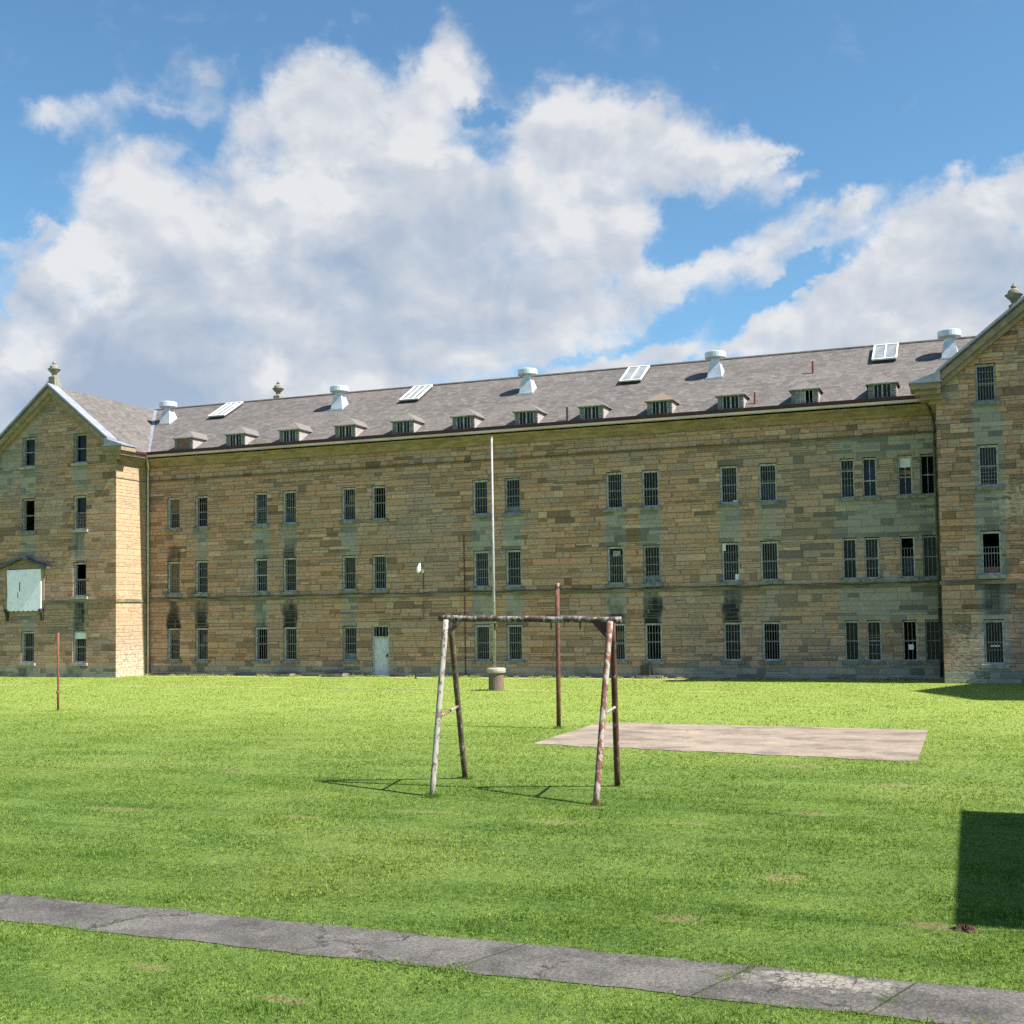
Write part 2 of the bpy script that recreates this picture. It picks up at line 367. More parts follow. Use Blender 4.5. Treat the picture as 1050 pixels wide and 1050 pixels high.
def pad_mat():
    m, g, b = material('old_concrete_pad')
    P = g.pos(); n = g.noise(P, .55, 7, .62); n2 = g.noise(g.v('MULTIPLY', P, (.9,1.3,1)), .9, 7, .65); f = g.noise(P, 22, 6, .7)
    c = g.mix(g.step(n, .35, .65), (.240,.190,.148), (.305,.246,.192))
    c = g.mix(g.step(n2, .48, .62, 0, .7), c, (.135,.11,.095))
    c = g.mix(g.step(n2, .44, .32, 0, .6), c, (.40,.33,.21))
    c = g.mix(1.0, c, g.ramp(f, [(.3, (.75,.75,.75)), (.5, (1,1,1)), (.7, (1.15,1.14,1.12))]), 'MULTIPLY')
    vc = g.new('ShaderNodeTexVoronoi', feature='DISTANCE_TO_EDGE'); g.put(vc.inputs['Vector'], g.v('ADD', P, g.v('SCALE', g.noise(P, 1.2, 6, .7, col=True), 1.4))); vc.inputs['Scale'].default_value = .32
    c = g.mix(g.m('MULTIPLY', g.step(vc.outputs['Distance'], .012, .003, 0, .5), g.step(n, .50, .6)), c, (.085,.075,.045))
    finish(g, b, c, .92, g.bump(f, .4, .012), 0, .2); return m
M['pad'] = pad_mat()
M['rubble'] = simple('broken_pale_concrete', (.28,.25,.20), (.14,.125,.105), 14, .92, bump=1.0, dist=.03)

def sheet_obj(name, x0, x1, y0, y1, z, mat, fx=None, nx=1):
    mb = MB(); vs = []; fs = []
    for i in range(nx+1):
        x = x0 + (x1-x0)*i/nx
        a, c = fx(x) if fx else (y0, y1)
        vs += [(x, a, z), (x, c, z)]
        if i: k = 2*i; fs.append((k-2, k, k+1, k-1))
    mb.add(vs, fs); return mb.build(name, mat)

gr = sheet_obj('lawn_ground', -900, 900, -900, 900, 0, M['ground']); tag(gr, kind='structure')

def jit(x, s, a): return a*(math.sin(x*3.1+s)+math.sin(x*7.3+2*s)*.6+math.sin(x*17.7+3*s)*.35+math.sin(x*41+s)*.2)
def path_far(x): return -42.41 - .0205*(x+10.2) + jit(x, 1, .018)
def path_near(x): return -43.36 - .0235*(x+9.27) + jit(x, 4, .020)
pa = sheet_obj('garden_path', -30, 14, 0, 0, .008, M['path'], lambda x: (path_near(x), path_far(x)), 500); tag(pa, kind='structure')
pd = MB(); n = 60; vs = []; fs = []
top = lambda x: -21.33 - .036*(x+9.6) + jit(x, 2, .07); bot = lambda x: -26.80 - .150*(x+9.6) + jit(x, 5, .07)
for i in range(n+1):
    x = -9.6 + 8.48*i/n; vs += [(x, bot(x), .014), (x, top(x), .014)]
    if i: fs.append((2*i-2, 2*i, 2*i+1, 2*i-1))
pd.add(vs, fs)
for x in range(n): pass
vs2 = [(p[0], p[1], -.02) for p in vs]
pd.add([v for i in range(0, 2*n+2, 2) for v in (vs[i], vs2[i])], [(2*i, 2*i+1, 2*i+3, 2*i+2) for i in range(n)])
tag(pd.build('concrete_pad', M['pad']), kind='structure')

# grass blades where the camera can tell them apart
CAMR = np.array([[0.933678, 0.031569, 0.356721], [0.357816, -0.041548, -0.932867], [-0.014629, 0.998638, -0.050088]])
CP = np.array((0., -53., 3.04)); FPX = 1233.0626; CYP = 566.108
def grass():
    X = []; Y = []; Wd = []; Ht = []
    def zone(d0, d1, dens, w, h):
        y0, y1 = CP[1]+d0, CP[1]+d1
        x0 = -1.02*d1-3.5; x1 = .08*d1+3.5
        n = int((x1-x0)*(y1-y0)*dens)
        x = rng.uniform(x0, x1, n); y = rng.uniform(y0, y1, n); d = y - CP[1]
        k = (x > -1.0*d-3.5) & (x < .06*d+3.5); x = x[k]; y = y[k]
        X.append(x); Y.append(y); Wd.append(np.full(len(x), w)); Ht.append(np.full(len(x), h))
    zone(5.8, 13.0, 1700, .0095, .034)
    zone(13.0, 20.0, 700, .013, .038)
    zone(20.0, 31.0, 280, .018, .044)
    zone(31.0, 51.5, 100, .024, .050)
    def clump(x0, x1, y0, y1, n, h, w, keepf=None):
        x = rng.uniform(x0, x1, n); y = rng.uniform(y0, y1, n)
        if keepf is not None: k = keepf(x, y); x = x[k]; y = y[k]
        X.append(x); Y.append(y); Wd.append(np.full(len(x), w)); Ht.append(h*rng.uniform(.5, 1.2, len(x)))
    tuft = lambda x, y: (np.sin(x*1.9+np.sin(y*2.3)*2)+np.sin(x*4.7+y*3.1)+np.sin(y*5.3-x*1.3)) > 1.25
    clump(-11.5, 1.5, -47.0, -33, 46000, .075, .011, tuft)                 # longer tufts and broad weeds near by
    clump(-10.5, 1.0, -47.0, -38, 30000, .040, .026, lambda x, y: (np.sin(x*2.7+1)+np.sin(y*3.9+x)+np.sin(x*7.1-y*2)) > 1.1)
    clump(-41, 6, -.85, -.26, 9000, .17, .03, lambda x, y: (np.sin(x*1.3)+np.sin(x*3.7+1)+np.sin(x*9.1)) > .2)
    for fx, fy in ((-8.5,-34.67),(-8.84,-32.46),(-5.62,-34.8),(-5.87,-32.68),(-10.19,-23.13),(-28.42,-21.0),(-17.53,-9.1)):
        rr = .14 if fx > -15 else .42
        clump(fx-rr, fx+rr, fy-rr, fy+rr, 170, .12, .012)
    x = np.concatenate(X); y = np.concatenate(Y); w = np.concatenate(Wd); h = np.concatenate(Ht)
    jf = np.array([0.])
    def J(x, s, a): return a*(np.sin(x*3.1+s)+np.sin(x*7.3+2*s)*.6+np.sin(x*17.7+3*s)*.35+np.sin(x*41+s)*.2)
    far = -42.41 - .0205*(x+10.2) + J(x,1,.018); near = -43.36 - .0235*(x+9.27) + J(x,4,.020)
    rag = .06+.05*np.sin(x*5.1)+.04*np.sin(x*13.3+1); onpath = (y < far-rag*rng.random(len(x))) & (y > near+rag*1.2*rng.random(len(x)))
    joint = np.zeros(len(x), bool)
    for jx in (-4.05, -8.05, -1.95, -.62, -10.25): joint |= np.abs(x-jx-.35*(y+42.9)) < .06+.06*np.sin(y*9+jx)
    onpath &= ~(joint & (rng.random(len(x)) < .9))
    onpad = (x > -9.6) & (x < -1.12) & (y > -26.8-.150*(x+9.6)+.30*rng.random(len(x))**2+.08*np.sin(x*4)) & (y < -21.33-.036*(x+9.6)-.3*rng.random(len(x))**2)
    keep = ~onpath & ~onpad & (y < -.25)
    keep &= ~((x < -41.0) & (y > -2.7)) & ~((x > -1.3) & (y > -2.7))
    for (sx, sy, rx, ry) in SPOTS: keep &= ~((((x-sx)/rx)**2+((y-sy)/ry)**2 < .8) & (rng.random(len(x)) < .75))
    keep &= ~(((x+17.53)**2+(y+9.1)**2) < .35**2)
    x, y, w, h = x[keep], y[keep], w[keep], h[keep]; n = len(x)
    nb = 3
    ang = rng.uniform(0, 2*np.pi, (n, nb)); lean = rng.uniform(.3, 1.25, (n, nb)); hh = h[:, None]*rng.uniform(.45, 1.25, (n, nb))
    # clumpy height
    hh *= (.75+.35*np.sin(x*1.7+np.sin(y*1.3)*2)*np.sin(y*2.1+1))[:, None]
    edge = np.minimum(np.abs(y-(-42.41-.0205*(x+10.2))), np.abs(y-(-43.36-.0235*(x+9.27)))) < .06
    hh *= np.where(edge, 1.25, 1.0)[:, None]
    ww = w[:, None]*rng.uniform(.6, 1.2, (n, nb))
    bx = x[:, None]+rng.normal(0, .012, (n, nb)); by = y[:, None]+rng.normal(0, .012, (n, nb))
    pa = ang+np.pi/2+rng.normal(0, .5, (n, nb))
    V = np.zeros((n, nb, 3, 3), np.float32)
    V[..., 0, 0] = bx-np.cos(pa)*ww/2; V[..., 0, 1] = by-np.sin(pa)*ww/2; V[..., 0, 2] = -.004
    V[..., 1, 0] = bx+np.cos(pa)*ww/2; V[..., 1, 1] = by+np.sin(pa)*ww/2; V[..., 1, 2] = -.004
    V[..., 2, 0] = bx+np.cos(ang)*lean*hh; V[..., 2, 1] = by+np.sin(ang)*lean*hh; V[..., 2, 2] = hh*np.sqrt(np.maximum(.12, 1-.65*lean**2))
    nt = n*nb
    me = bpy.data.meshes.new('grass'); me.vertices.add(nt*3); me.loops.add(nt*3); me.polygons.add(nt)
    me.vertices.foreach_set('co', V.reshape(-1)); me.loops.foreach_set('vertex_index', np.arange(nt*3, dtype=np.int32))
    me.polygons.foreach_set('loop_start', np.arange(0, nt*3, 3, dtype=np.int32))
    me.update(calc_edges=True)
    at = me.attributes.new('tint', 'FLOAT', 'POINT')
    at.data.foreach_set('value', np.repeat(np.clip(rng.normal(.5, .25, nt), 0, 1), 3).astype(np.float32))
    me.materials.append(M['blades'])
    o = bpy.data.objects.new('grass', me); COL.objects.link(o); tag(o, kind='stuff'); print('blades', nt)
grass()

# ------------------------------------------------------------------ the prison block
B = empty('stone_building')
tag(B, 'long three storey sandstone block with barred windows, dormers and gabled wings', 'building')
XL, XR, PW = -41.15, -1.14, 2.5
XCL, XCR, HW = -45.25, 2.85, 4.10
ZE, ZR, YR = 11.72, 15.40, 6.0
OV = .62
RS = .8
def rzx(x, xc): return ZR - RS*abs(x-xc)
def rzy(y): return ZE + (ZR-ZE)/(YR+OV)*(y+OV)

COLS = [(-39.45,1,1),(-37.70,.35,1),(-34.08,.55,.6),(-32.37,1,1.25),(-28.97,.1,.45),(-27.28,.05,0),(-21.85,.3,.25),(-20.20,.45,.3),
        (-15.20,.45,.7),(-13.51,.2,1.2),(-9.94,.25,1.1),(-8.24,.0,.1)]
ALG = {-39.45:.3,-37.70:.7,-34.08:1.0,-32.37:.7,-28.97:.75,-27.28:.45,-21.85:1.0,-20.20:1.0,-15.20:1.0,-13.51:1.0,-9.94:.8,-8.24:.7}
NARROW = [-4.86,-3.95,-2.51,-1.61]
ROWS = [(.77,2.49),(4.26,6.01),(7.72,9.42)]
def sm(v, a, b):
    t = min(1, max(0, (v-a)/(b-a))); return t*t*(3-2*t)
def facade_stain(x, z):
    alg = soot = moss = pale = 0.0
    for c, s32, s21 in COLS:
        xo = abs(x-c-.035*math.sin(z*(4+abs(c)%3)+c*37)); ws = 1+.09*math.sin(z*(3+abs(c)%2.3)+c*29); w = 1-sm(xo, .30*ws, .85*ws); wn = 1-sm(xo, .29*ws, .66*ws)
        if z < 7.75:
            alg = max(alg, w*min(1, ALG[c]*1.15)*(1.0 if z > 6.0 else .75 if z > 4.2 else .9 if z > 2.4 else .7))
        if 5.9 < z < 7.7: soot = max(soot, wn*min(1, s32*1.35)*(.65+.35*sm(z, 7.2, 6.2)))
        if 2.4 < z < 4.3: soot = max(soot, wn*min(1.2, s21*1.3)*(.7+.3*sm(z, 4.0, 2.8)))
    # green cluster at the right end
    k = sm(x, -6.1, -5.1)
    band = .85 if not (4.3 < z < 6.0 or 7.7 < z < 9.5 or .8 < z < 2.5) else .35+.5*sm(x, -3.4, -1.6)
    alg = max(alg, k*band, .9*sm(x, -2.4, -1.2))
    soot = max(soot, .28*sm(x, -2.6, -1.15))
    # run-off around the downpipe column and the frieze
    alg = max(alg, .55*(1-sm(abs(x+21.0), 1.2, 1.9))*(1 if z < 7.8 else .35))
    alg = max(alg, .55*sm(z, 9.9, 10.5)*(.55+.45*math.sin(x*.55+1)), .62*sm(x, -26, -6), .35*sm(z, 9.4, 10.3)*sm(x, -26, -12))
    moss = sm(z, 10.9, 11.4)*.4
    b = 1-sm(z, .45, .85)
    alg = max(alg, b*.85); soot = max(soot, b*.35*(.5+.5*math.sin(x*1.3)), .8*(1-sm(z, .0, .25))*(.5+.5*math.sin(x*2.1+1)))
    soot = max(soot, .5*b*sm(x, -38, -41))
    return alg, soot, moss, pale
def left_stain(x, z):
    alg = .8*sm(x, -46.2, -48.2)*sm(z, 8.4, 10.5)
    alg = max(alg, .75*sm(abs(x+47), 1.6, .2)*sm(z, 9.2, 10.5), .7*sm(z, 12.2, 14.2)*sm(x, -44.2, -45.6))
    alg = max(alg, .8*sm(rzx(x, XCL)-z, 1.5, .4)*(1 if x < XCL else .75), .6*sm(x, -42.6, -41.6)*sm(z, 9.6, 11.2))
    soot = 0
    for c, a in ((-43.5, (.35,.75,1.0)), (-46.9, (.3,.3,.0))):
        wn = 1-sm(abs(x-c), .32, .55); w = 1-sm(abs(x-c), .4, .75)
        if 9.5 < z < 11.2: alg = max(alg, w*.8); soot = max(soot, wn*a[0])
        if 6.0 < z < 7.75: alg = max(alg, w*.8); soot = max(soot, wn*a[1])
        if 2.4 < z < 4.2: alg = max(alg, w*.8); soot = max(soot, wn*a[2])
    b = 1-sm(z, .35, 1.0)
    soot = max(soot, b*.65); alg = max(alg, b*.95, .5*sm(z, 3.1, 2.2)*sm(abs(x+47), 1.4, .5))
    return alg, soot, 0, 0
def right_stain_light(x, z):
    alg = soot = pale = 0
    w = 1-sm(abs(x-.73), .42, .85); wn = 1-sm(abs(x-.73), .3, .55)
    if z < 11.1: alg = w*.95
    if 2.5 < z < 4.2: soot = wn*.85
    alg = max(alg, .8*sm(z, 10.6, 11.4)*sm(x, .6, -.6), .6*sm(rzx(x, XCR)-z, .9, .3))
    b = 1-sm(z, .35, .9); alg = max(alg, b*.95); soot = max(soot, b*.5*sm(x, -.4, .6))
    pale = .9*sm(abs(x+.2), 1.1, .3)*sm(z, 2.9, 1.6)*.8 + .8*sm(abs(x-1.6), .9, .2)*sm(abs(z-7.0), 1.2, .3)  # pale patches paint grazing sun on the stones
    return alg, soot, 0, pale
def return_stain(y, z):
    return .25*sm(z, 10.3, 11.2), .25*(1-sm(z, .0, .25)), 0, sm(z, 2.2, .6)*.9

def wall(name, h0, h1, fn, holes, topf, mat, stain, cell=.21, depth=.30, extra=()):
    """stone wall with real openings: fn(h, z, d) places a point, d runs into the wall"""
    hb = sorted(set([h0, h1] + [e for q in holes for e in q[:2]] + list(extra)))
    zb = sorted(set([0.0, max(topf(h) for h in list(hb))] + [e for q in holes for e in q[2:]]))
    def fill(bs):
        o = []
        for a, c in zip(bs, bs[1:]):
            k = max(1, int(math.ceil((c-a)/cell))); o += [a+(c-a)*i/k for i in range(k)]
        return o + [bs[-1]]
    H, Z = fill(hb), fill(zb)
    vs = []; hz = []; idx = {}; fs = []
    def vid(h, z, d=0.0):
        z = min(z, topf(h)); key = (round(h, 4), round(z, 4), round(d, 3))
        if key not in idx: idx[key] = len(vs); vs.append(fn(h, z, d)); hz.append((h, z))
        return idx[key]
    for a, c in zip(H, H[1:]):
        for p, q in zip(Z, Z[1:]):
            if p >= topf(a)-1e-5 and p >= topf(c)-1e-5: continue
            hm, zm = (a+c)/2, (p+q)/2
            if any(e[0] < hm < e[1] and e[2] < zm < e[3] for e in holes): continue
            f = []
            for k in (vid(a, p), vid(c, p), vid(c, q), vid(a, q)):
                if k not in f: f.append(k)
            if len(f) > 2: fs.append(tuple(f))
    for (a, c, p, q) in holes:
        for (s, t) in (((a,p),(a,q)), ((a,q),(c,q)), ((c,q),(c,p)), ((c,p),(a,p))):
            fs.append((vid(*s), vid(*t), vid(t[0], t[1], depth), vid(s[0], s[1], depth)))
    mb = MB(); mb.add(vs, fs); o = mb.build(name, mat, B)
    st = [stain(h, z) for h, z in hz]
    for i, nm in enumerate(('algae', 'soot', 'moss', 'pale')):
        at = o.data.attributes.new(nm, 'FLOAT', 'POINT'); at.data.foreach_set('value', np.array([q[i] for q in st], np.float32))
    return o

holes = []
WINS = []      # (x, y, z, w, h, key)
for ci, (c, _, _) in enumerate(COLS):
    for ri, (a, t) in enumerate(ROWS):
        if ri == 0 and ci == 5: continue
        holes.append((c-.40, c+.40, a, t)); WINS.append((c, 0.0, a, .80, t-a, (ci, ri)))
for ci, c in enumerate(NARROW):
    for ri, (a, t) in enumerate(ROWS):
        holes.append((c-.295, c+.295, a, t)); WINS.append((c, 0.0, a, .59, t-a, (12+ci, ri)))
DX0, DX1, DZ1 = -27.73, -26.79, 2.50
holes.append((DX0, DX1, 0.04, DZ1))
wall('wall', XL, XR, lambda h, z, d: (h, d, z), holes, lambda h: 11.45, M['stone'], facade_stain)
LROW = [(.75,2.42),(4.20,6.0),(7.70,9.50),(11.20,12.78)]
hl = []
for ci, c in enumerate((-43.48, -46.90)):
    for ri, (a, t) in enumerate(LROW):
        if ci == 1 and ri == 1: continue
        hl.append((c-.43, c+.43, a, t)); WINS.append((c, -PW, a, .86, t-a, ('L%d' % ci, ri)))
wall('wall', XCL-HW, XL, lambda h, z, d: (h, -PW+d, z), hl, lambda h: rzx(h, XCL)-.12, M['stone_left'], left_stain, extra=(XCL,))
RROW = [(.74,2.50),(4.23,5.97),(7.70,9.36),(11.04,12.57)]
hr = []
for ci, c in enumerate((.73, 4.97)):
    for ri, (a, t) in enumerate(RROW):
        hr.append((c-.38, c+.38, a, t)); WINS.append((c, -PW, a, .76, t-a, ('R%d' % ci, ri)))
wall('wall', XR, XCR+HW, lambda h, z, d: (h, -PW+d, z), hr, lambda h: rzx(h, XCR)-.12, M['stone'], right_stain_light, extra=(XCR,))
wall('wall', -PW, 0, lambda h, z, d: (XL-d, h, z), [], lambda h: 11.5, M['stone_return'], return_stain)
wall('wall', -PW, 0, lambda h, z, d: (XR+d, h, z), [], lambda h: 11.5, M['stone'], lambda y, z: (.8, .2, 0, 0))
# the sides and the rear, plain stone
mb = MB(); yb = 2*YR
mb.add([(XL,yb,0),(XR,yb,0),(XR,yb,11.5),(XL,yb,11.5)], [(0,1,2,3)])
for xc in (XCL, XCR):
    x0, x1 = xc-HW, xc+HW
    mb.add([(x0,yb+PW,0),(x1,yb+PW,0),(x1,yb+PW,rzx(x1,xc)-.12),(xc,yb+PW,ZR-.12),(x0,yb+PW,rzx(x0,xc)-.12)], [(0,1,2,3,4)])
    xo = x0 if xc < -20 else x1; xi = x1 if xc < -20 else x0
    mb.add([(xo,-PW,0),(xo,yb+PW,0),(xo,yb+PW,12.0),(xo,-PW,12.0)], [(0,1,2,3)])
    mb.add([(xi,yb,0),(xi,yb+PW,0),(xi,yb+PW,11.5),(xi,yb,11.5)], [(0,1,2,3)])
mb.build('rear_wall', M['stone'], B)
mb = MB(); mb.box(XCL-HW+.4, XCR+HW-.4, .9, 1.0, .05, 11.3); mb.build('dark_backing', M['dark_room'], B)  # black sheet added behind the openings, giving the darkness of unlit rooms

# base course, belt course, frieze line, cornice
mb = MB()
for a, c in ((XL+.0, DX0-.12), (DX1+.12, XR)): mb.box(a, c, -.05, .02, 3.88, 4.03)
b_ = MB(); b_.box(XL, XR, -.075, .02, 3.875, 4.03); b_.build('belt_course', M['belt'], B)
for x0, x1, sx in ((XCL-HW, XL, 1), (XR, XCR+HW, -1)):
    b_ = MB(); b_.box(x0-(.07 if sx < 0 else 0), x1+(.07 if sx > 0 else 0), -PW-.07, -PW+.02, 3.875, 4.03)
    xs = XL if sx > 0 else XR
    b_.box(xs-.02 if sx > 0 else xs-.07, xs+.07 if sx > 0 else xs+.02, -PW+.021, -.076, 3.875, 4.03)
    b_.build('belt_course', M['belt'], B)
mb = MB(); mb.box(XL, XR, -.045, .02, 10.36, 11.06); 
fr = mb.build('frieze', M['stone'], B)
at = {}
me = fr.data
for nm, val in (('algae', .42), ('moss', .0), ('soot', .12), ('pale', 0.)):
    a_ = me.attributes.new(nm, 'FLOAT', 'POINT'); a_.data.foreach_set('value', np.full(len(me.vertices), val, np.float32))
mb = MB()
mb.prism([(XL,0,11.06),(XL,-.14,11.06),(XL,-.17,11.16),(XL,-.30,11.24),(XL,-.33,11.34),(XL,-.46,11.40),(XL,-.48,11.47),(XL,0,11.47)], (XR-XL,0,0))
mb.build('cornice', M['trim_moss'], B)
mb = MB(); mb.prism([(XL,-.046,10.30),(XL,-.105,10.31),(XL,-.105,10.345),(XL,-.046,10.355)], (XR-XL,0,0)); mb.box(XL, XR, -.0455, .02, 10.30, 10.355); mb.build('string_course', M['string_shadow'], B)  # thin ledge in dark colour, painting the shadow line below the frieze
for xs, s in ((XL, 1), (XR, -1)):
    mb = MB(); prof = [(0,11.06),(.10,11.06),(.13,11.16),(.22,11.24),(.25,11.34),(.34,11.40),(.36,11.47),(0,11.47)]
    mb.prism([(xs+s*d, -PW+.1, z) for d, z in prof], (0, PW-.1-.50, 0)); mb.build('cornice', M['trim'], B)
    mb = MB(); mb.box(min(xs, xs+s*.04), max(xs, xs+s*.04), -PW-.04, -.05, 10.30, 10.38); mb.build('string_course', M['trim'], B)

# gutters: pale fascia under a dark red trough
mb = MB(); mb.box(XL+.5, XR-.5, -.735, -.481, 11.535, 11.635); mb.build('fascia', M['fascia'], B)
mb = MB(); mb.prism([(XL+.45,-.50,11.64),(XL+.45,-.70,11.64),(XL+.45,-.73,11.67),(XL+.45,-.74,11.80),(XL+.45,-.71,11.80),(XL+.45,-.70,11.69),(XL+.45,-.68,11.665),(XL+.45,-.50,11.665)], (XR-XL-.95,0,0)); mb.build('gutter', M['gutter'], B)
for xs, s in ((XL, 1), (XR, -1)):
    mb = MB(); mb.box(min(xs+s*.37, xs+s*.46), max(xs+s*.37, xs+s*.46), -1.95, -.72, 11.475, 11.60); mb.build('fascia', M['fascia'], B)
    mb = MB(); mb.box(min(xs+s*.40, xs+s*.58), max(xs+s*.40, xs+s*.58), -1.95, -.735, 11.62, 11.75); mb.build('gutter', M['gutter'], B)

# roofs
def slab(mb, poly, t=.10): mb.prism(poly, (0, 0, -t))
exL, exR = XCL+4.6, XCR-4.6       # inner eaves of the wings
yb2 = 2*YR+OV
mb = MB(); slab(mb, [(exL,-OV,ZE),(exR,-OV,ZE),(XCR,YR,ZR),(XCL,YR,ZR)])
RF = mb.build('roof', M['slate_x'], B)
mb = MB(); slab(mb, [(exL,yb2,ZE),(XCL,YR+.02,ZR),(XCR,YR+.02,ZR),(exR,yb2,ZE)]); mb.build('roof', M['slate_x'], B)
for xc, s in ((XCL, 1), (XCR, -1)):
    ei = xc+s*4.6; eo = xc-s*4.6
    mb = MB()
    slab(mb, [(xc,-2.92,ZR),(ei,-2.92,ZE),(ei,-OV,ZE),(xc,YR,ZR)])
    slab(mb, [(xc,-2.92,ZR),(xc,yb2+2.3,ZR),(eo,yb2+2.3,ZE),(eo,-2.92,ZE)])
    slab(mb, [(xc,yb2+2.3,ZR),(xc,YR+.04,ZR),(ei,yb2,ZE),(ei,yb2+2.3,ZE)])
    mb.build('roof', M['slate_y'], B)
    # raking coping and its moulding under it
    cm = MB(); um = MB()
    for q in (1, -1):
        e = xc+q*3.92
        ztop = lambda x: ZR-RS*abs(x-xc)
        cm.prism([(xc,-2.98,ZR+.10),(e,-2.98,ztop(e)+.10),(e,-2.25,ztop(e)+.10),(xc,-2.25,ZR+.10)], (0,0,-.12))
        um.prism([(xc,-2.86,ZR-.11),(e,-2.86,ztop(e)-.11),(e,-2.86,ztop(e)-.42),(xc,-2.86,ZR-.42)], (0,.38,0))
        um.prism([(xc,-2.72,ZR-.43),(e,-2.72,ztop(e)-.43),(e,-2.72,ztop(e)-.66),(xc,-2.72,ZR-.66)], (0,.25,0))
    cm.build('coping', M['lead'], B); um.build('rake_moulding', M['trim'], B)
    # cornice returns at both feet of the gable
    for q in (s, -s):
        xa, xb = xc+q*3.80, xc+q*4.92
        def bx(mb, a, c, y0, y1, z0, z1): mb.box(min(a,c), max(a,c), y0, y1, z0, z1)
        ww = xc+q*HW
        m1 = MB(); bx(m1, xa, xb, -3.12, -1.98, 11.62, 11.86); bx(m1, xa, xb-q*.16, -2.98, -1.98, 11.42, 11.62); bx(m1, xa-q*.1, xb-q*.36, -2.82, -1.98, 11.24, 11.42)
        bx(m1, xa-q*.2, ww+q*.12, -2.64, -1.98, 11.08, 11.24)
        m1.build('cornice_return', M['trim_moss'] if s < 0 else M['trim'], B)
        m2 = MB(); bx(m2, xa-q*.05, xb+q*.05, -3.17, -1.92, 11.863, 11.93)
        m2.prism([(xa,-3.1,11.931),(xb,-3.1,11.931),(xa,-3.1,12.30)], (0,1.1,0))
        m2.build('cornice_cap', M['lead'], B)
# valley flashing and ridge cap
for xc, ei in ((XCL, exL), (XCR, exR)):
    mb = MB(); a = np.array((ei,-OV,ZE+.012)); c = np.array((xc,YR,ZR+.012)); s = 1 if xc < -20 else -1
    mb.prism([tuple(a+np.array((.16*s,0,.0))), tuple(c+np.array((.16*s,0,.0))), tuple(c-np.array((0,.12,.055))), tuple(a-np.array((0,.0,.0)))], (0,0,.02)); mb.build('valley_flashing', M['lead'], B)
mb = MB(); mb.tube([(XCL,YR,ZR+.01),(XCR,YR,ZR+.01)], .07, 8); mb.build('ridge_cap', M['slate_x'], B)

# finials
def finial(x, y, z, name='finial'):
    mb = MB(); mb.box(x-.26, x+.26, y-.26, y+.26, z-.6, z+.10); mb.box(x-.20, x+.20, y-.20, y+.20, z+.10, z+.36)
    mb.lathe(x, y, [(.19,z+.36),(.12,z+.41),(.10,z+.46),(.12,z+.50),(.16,z+.53),(.13,z+.56),(.24,z+.64),(.31,z+.74),(.34,z+.765),(.34,z+.79),(.24,z+.81),(.235,z+.88),(.20,z+.96),(.12,z+1.01),(.07,z+1.04),(.105,z+1.08),(.105,z+1.13),(.05,z+1.18),(.03,z+1.24),(.002,z+1.25)], 18)
    return mb.build(name, M['finial'], B, smooth=False)
finial(-45.42, -2.25, 15.58); finial(-36.92, 6.3, 15.30); finial(1.88, -2.2, 14.45)

# ---- windows
PROTO = {}
def window(w, h, var):
    """w x h opening, origin at its sill centre on the wall's face"""
    fm = M['frame_grey'] if var.get('old') else M['frame']
    t = .085 if w > .65 else .06
    f = MB(); y0, y1 = .09, .27; hh_ = h; h = h-.035
    f.box(-w/2, -w/2+t, y0, y1, 0, h); f.box(w/2-t, w/2, y0, y1, 0, h); f.box(-w/2+t, w/2-t, y0, y1, h-t, h); f.box(-w/2+t, w/2-t, y0-.01, y1, 0, t*.9)
    zc = h*var.get('rail', .5)
    f.box(-w/2+t, w/2-t, .185, y1-.01, zc-.025, zc+.025)
    if not var.get('nomid') and not var.get('bars', True):
        f.box(-.012, .012, .21, y1-.02, zc+.025, h-t)
        if not var.get('openlow'): f.box(-.012, .012, .23, y1-.01, t, zc-.025)
    root = f.build('window', fm)
    h = hh_-.035
    p = MB(); p.box(-w/2+t*.5, w/2-t*.5, .262, .272, zc, h-t*.5)
    if not var.get('openlow'): p.box(-w/2+t*.5, w/2-t*.5, .274, .284, t*.5, zc)
    if not var.get('open'): p.build('pane', M['glass'], root)
    if var.get('bars', True):
        g = MB(); nb = var.get('nb', 5 if w > .65 else 3); yb_ = .13
        for i in range(nb):
            x = -w/2+t*.8 + (w-1.6*t)*(i+1)/(nb+1); g.box(x-.0095, x+.0095, yb_-.0095, yb_+.0095, .03, h*var.get('bartop', 1.0)-.03)
        for q in var.get('cross', (.27, .5, .76)):
            g.box(-w/2+t*.9, w/2-t*.9, yb_+.014, yb_+.024, h*q-.012, h*q+.012)
        g.build('bar_grille', M['bars'], root)
    s = MB(); s.prism([(-w/2-.12,-.10,-.15),(w/2+.12,-.10,-.15),(w/2+.12,.0,-.15),(-w/2-.12,.0,-.15)], (0,0,.145)); s.box(-w/2+.003, w/2-.003, .001, .32, -.05, -.006)
    s.build('sill', M['trim_pale'] if var.get('pale') else M['sill_grey'], root)
    def board(mat, z0, z1, x0=-.5, x1=.5, y=.255, nm='board'):
        b = MB(); b.box(w*x0+t*.6 if x0 == -.5 else w*x0, w*x1-t*.6 if x1 == .5 else w*x1, y-.012, y, h*z0+.03, h*z1-.02); b.build(nm, mat, root)
    for bd in var.get('boards', ()): board(*bd)
    return root
V0 = {}
SPEC = {}
def sp(k, **kw): SPEC[k] = kw
blue = lambda a, c: (M['blue_board'], a, c, -.5, .5, .258)
sp((0,2), boards=((M['brown_board'], .5, 1.0),), nb=4); sp((0,1), boards=((M['brown_board'], .0, 1.0),)); sp((0,0), boards=((M['brown_board'], .62, 1.0),))
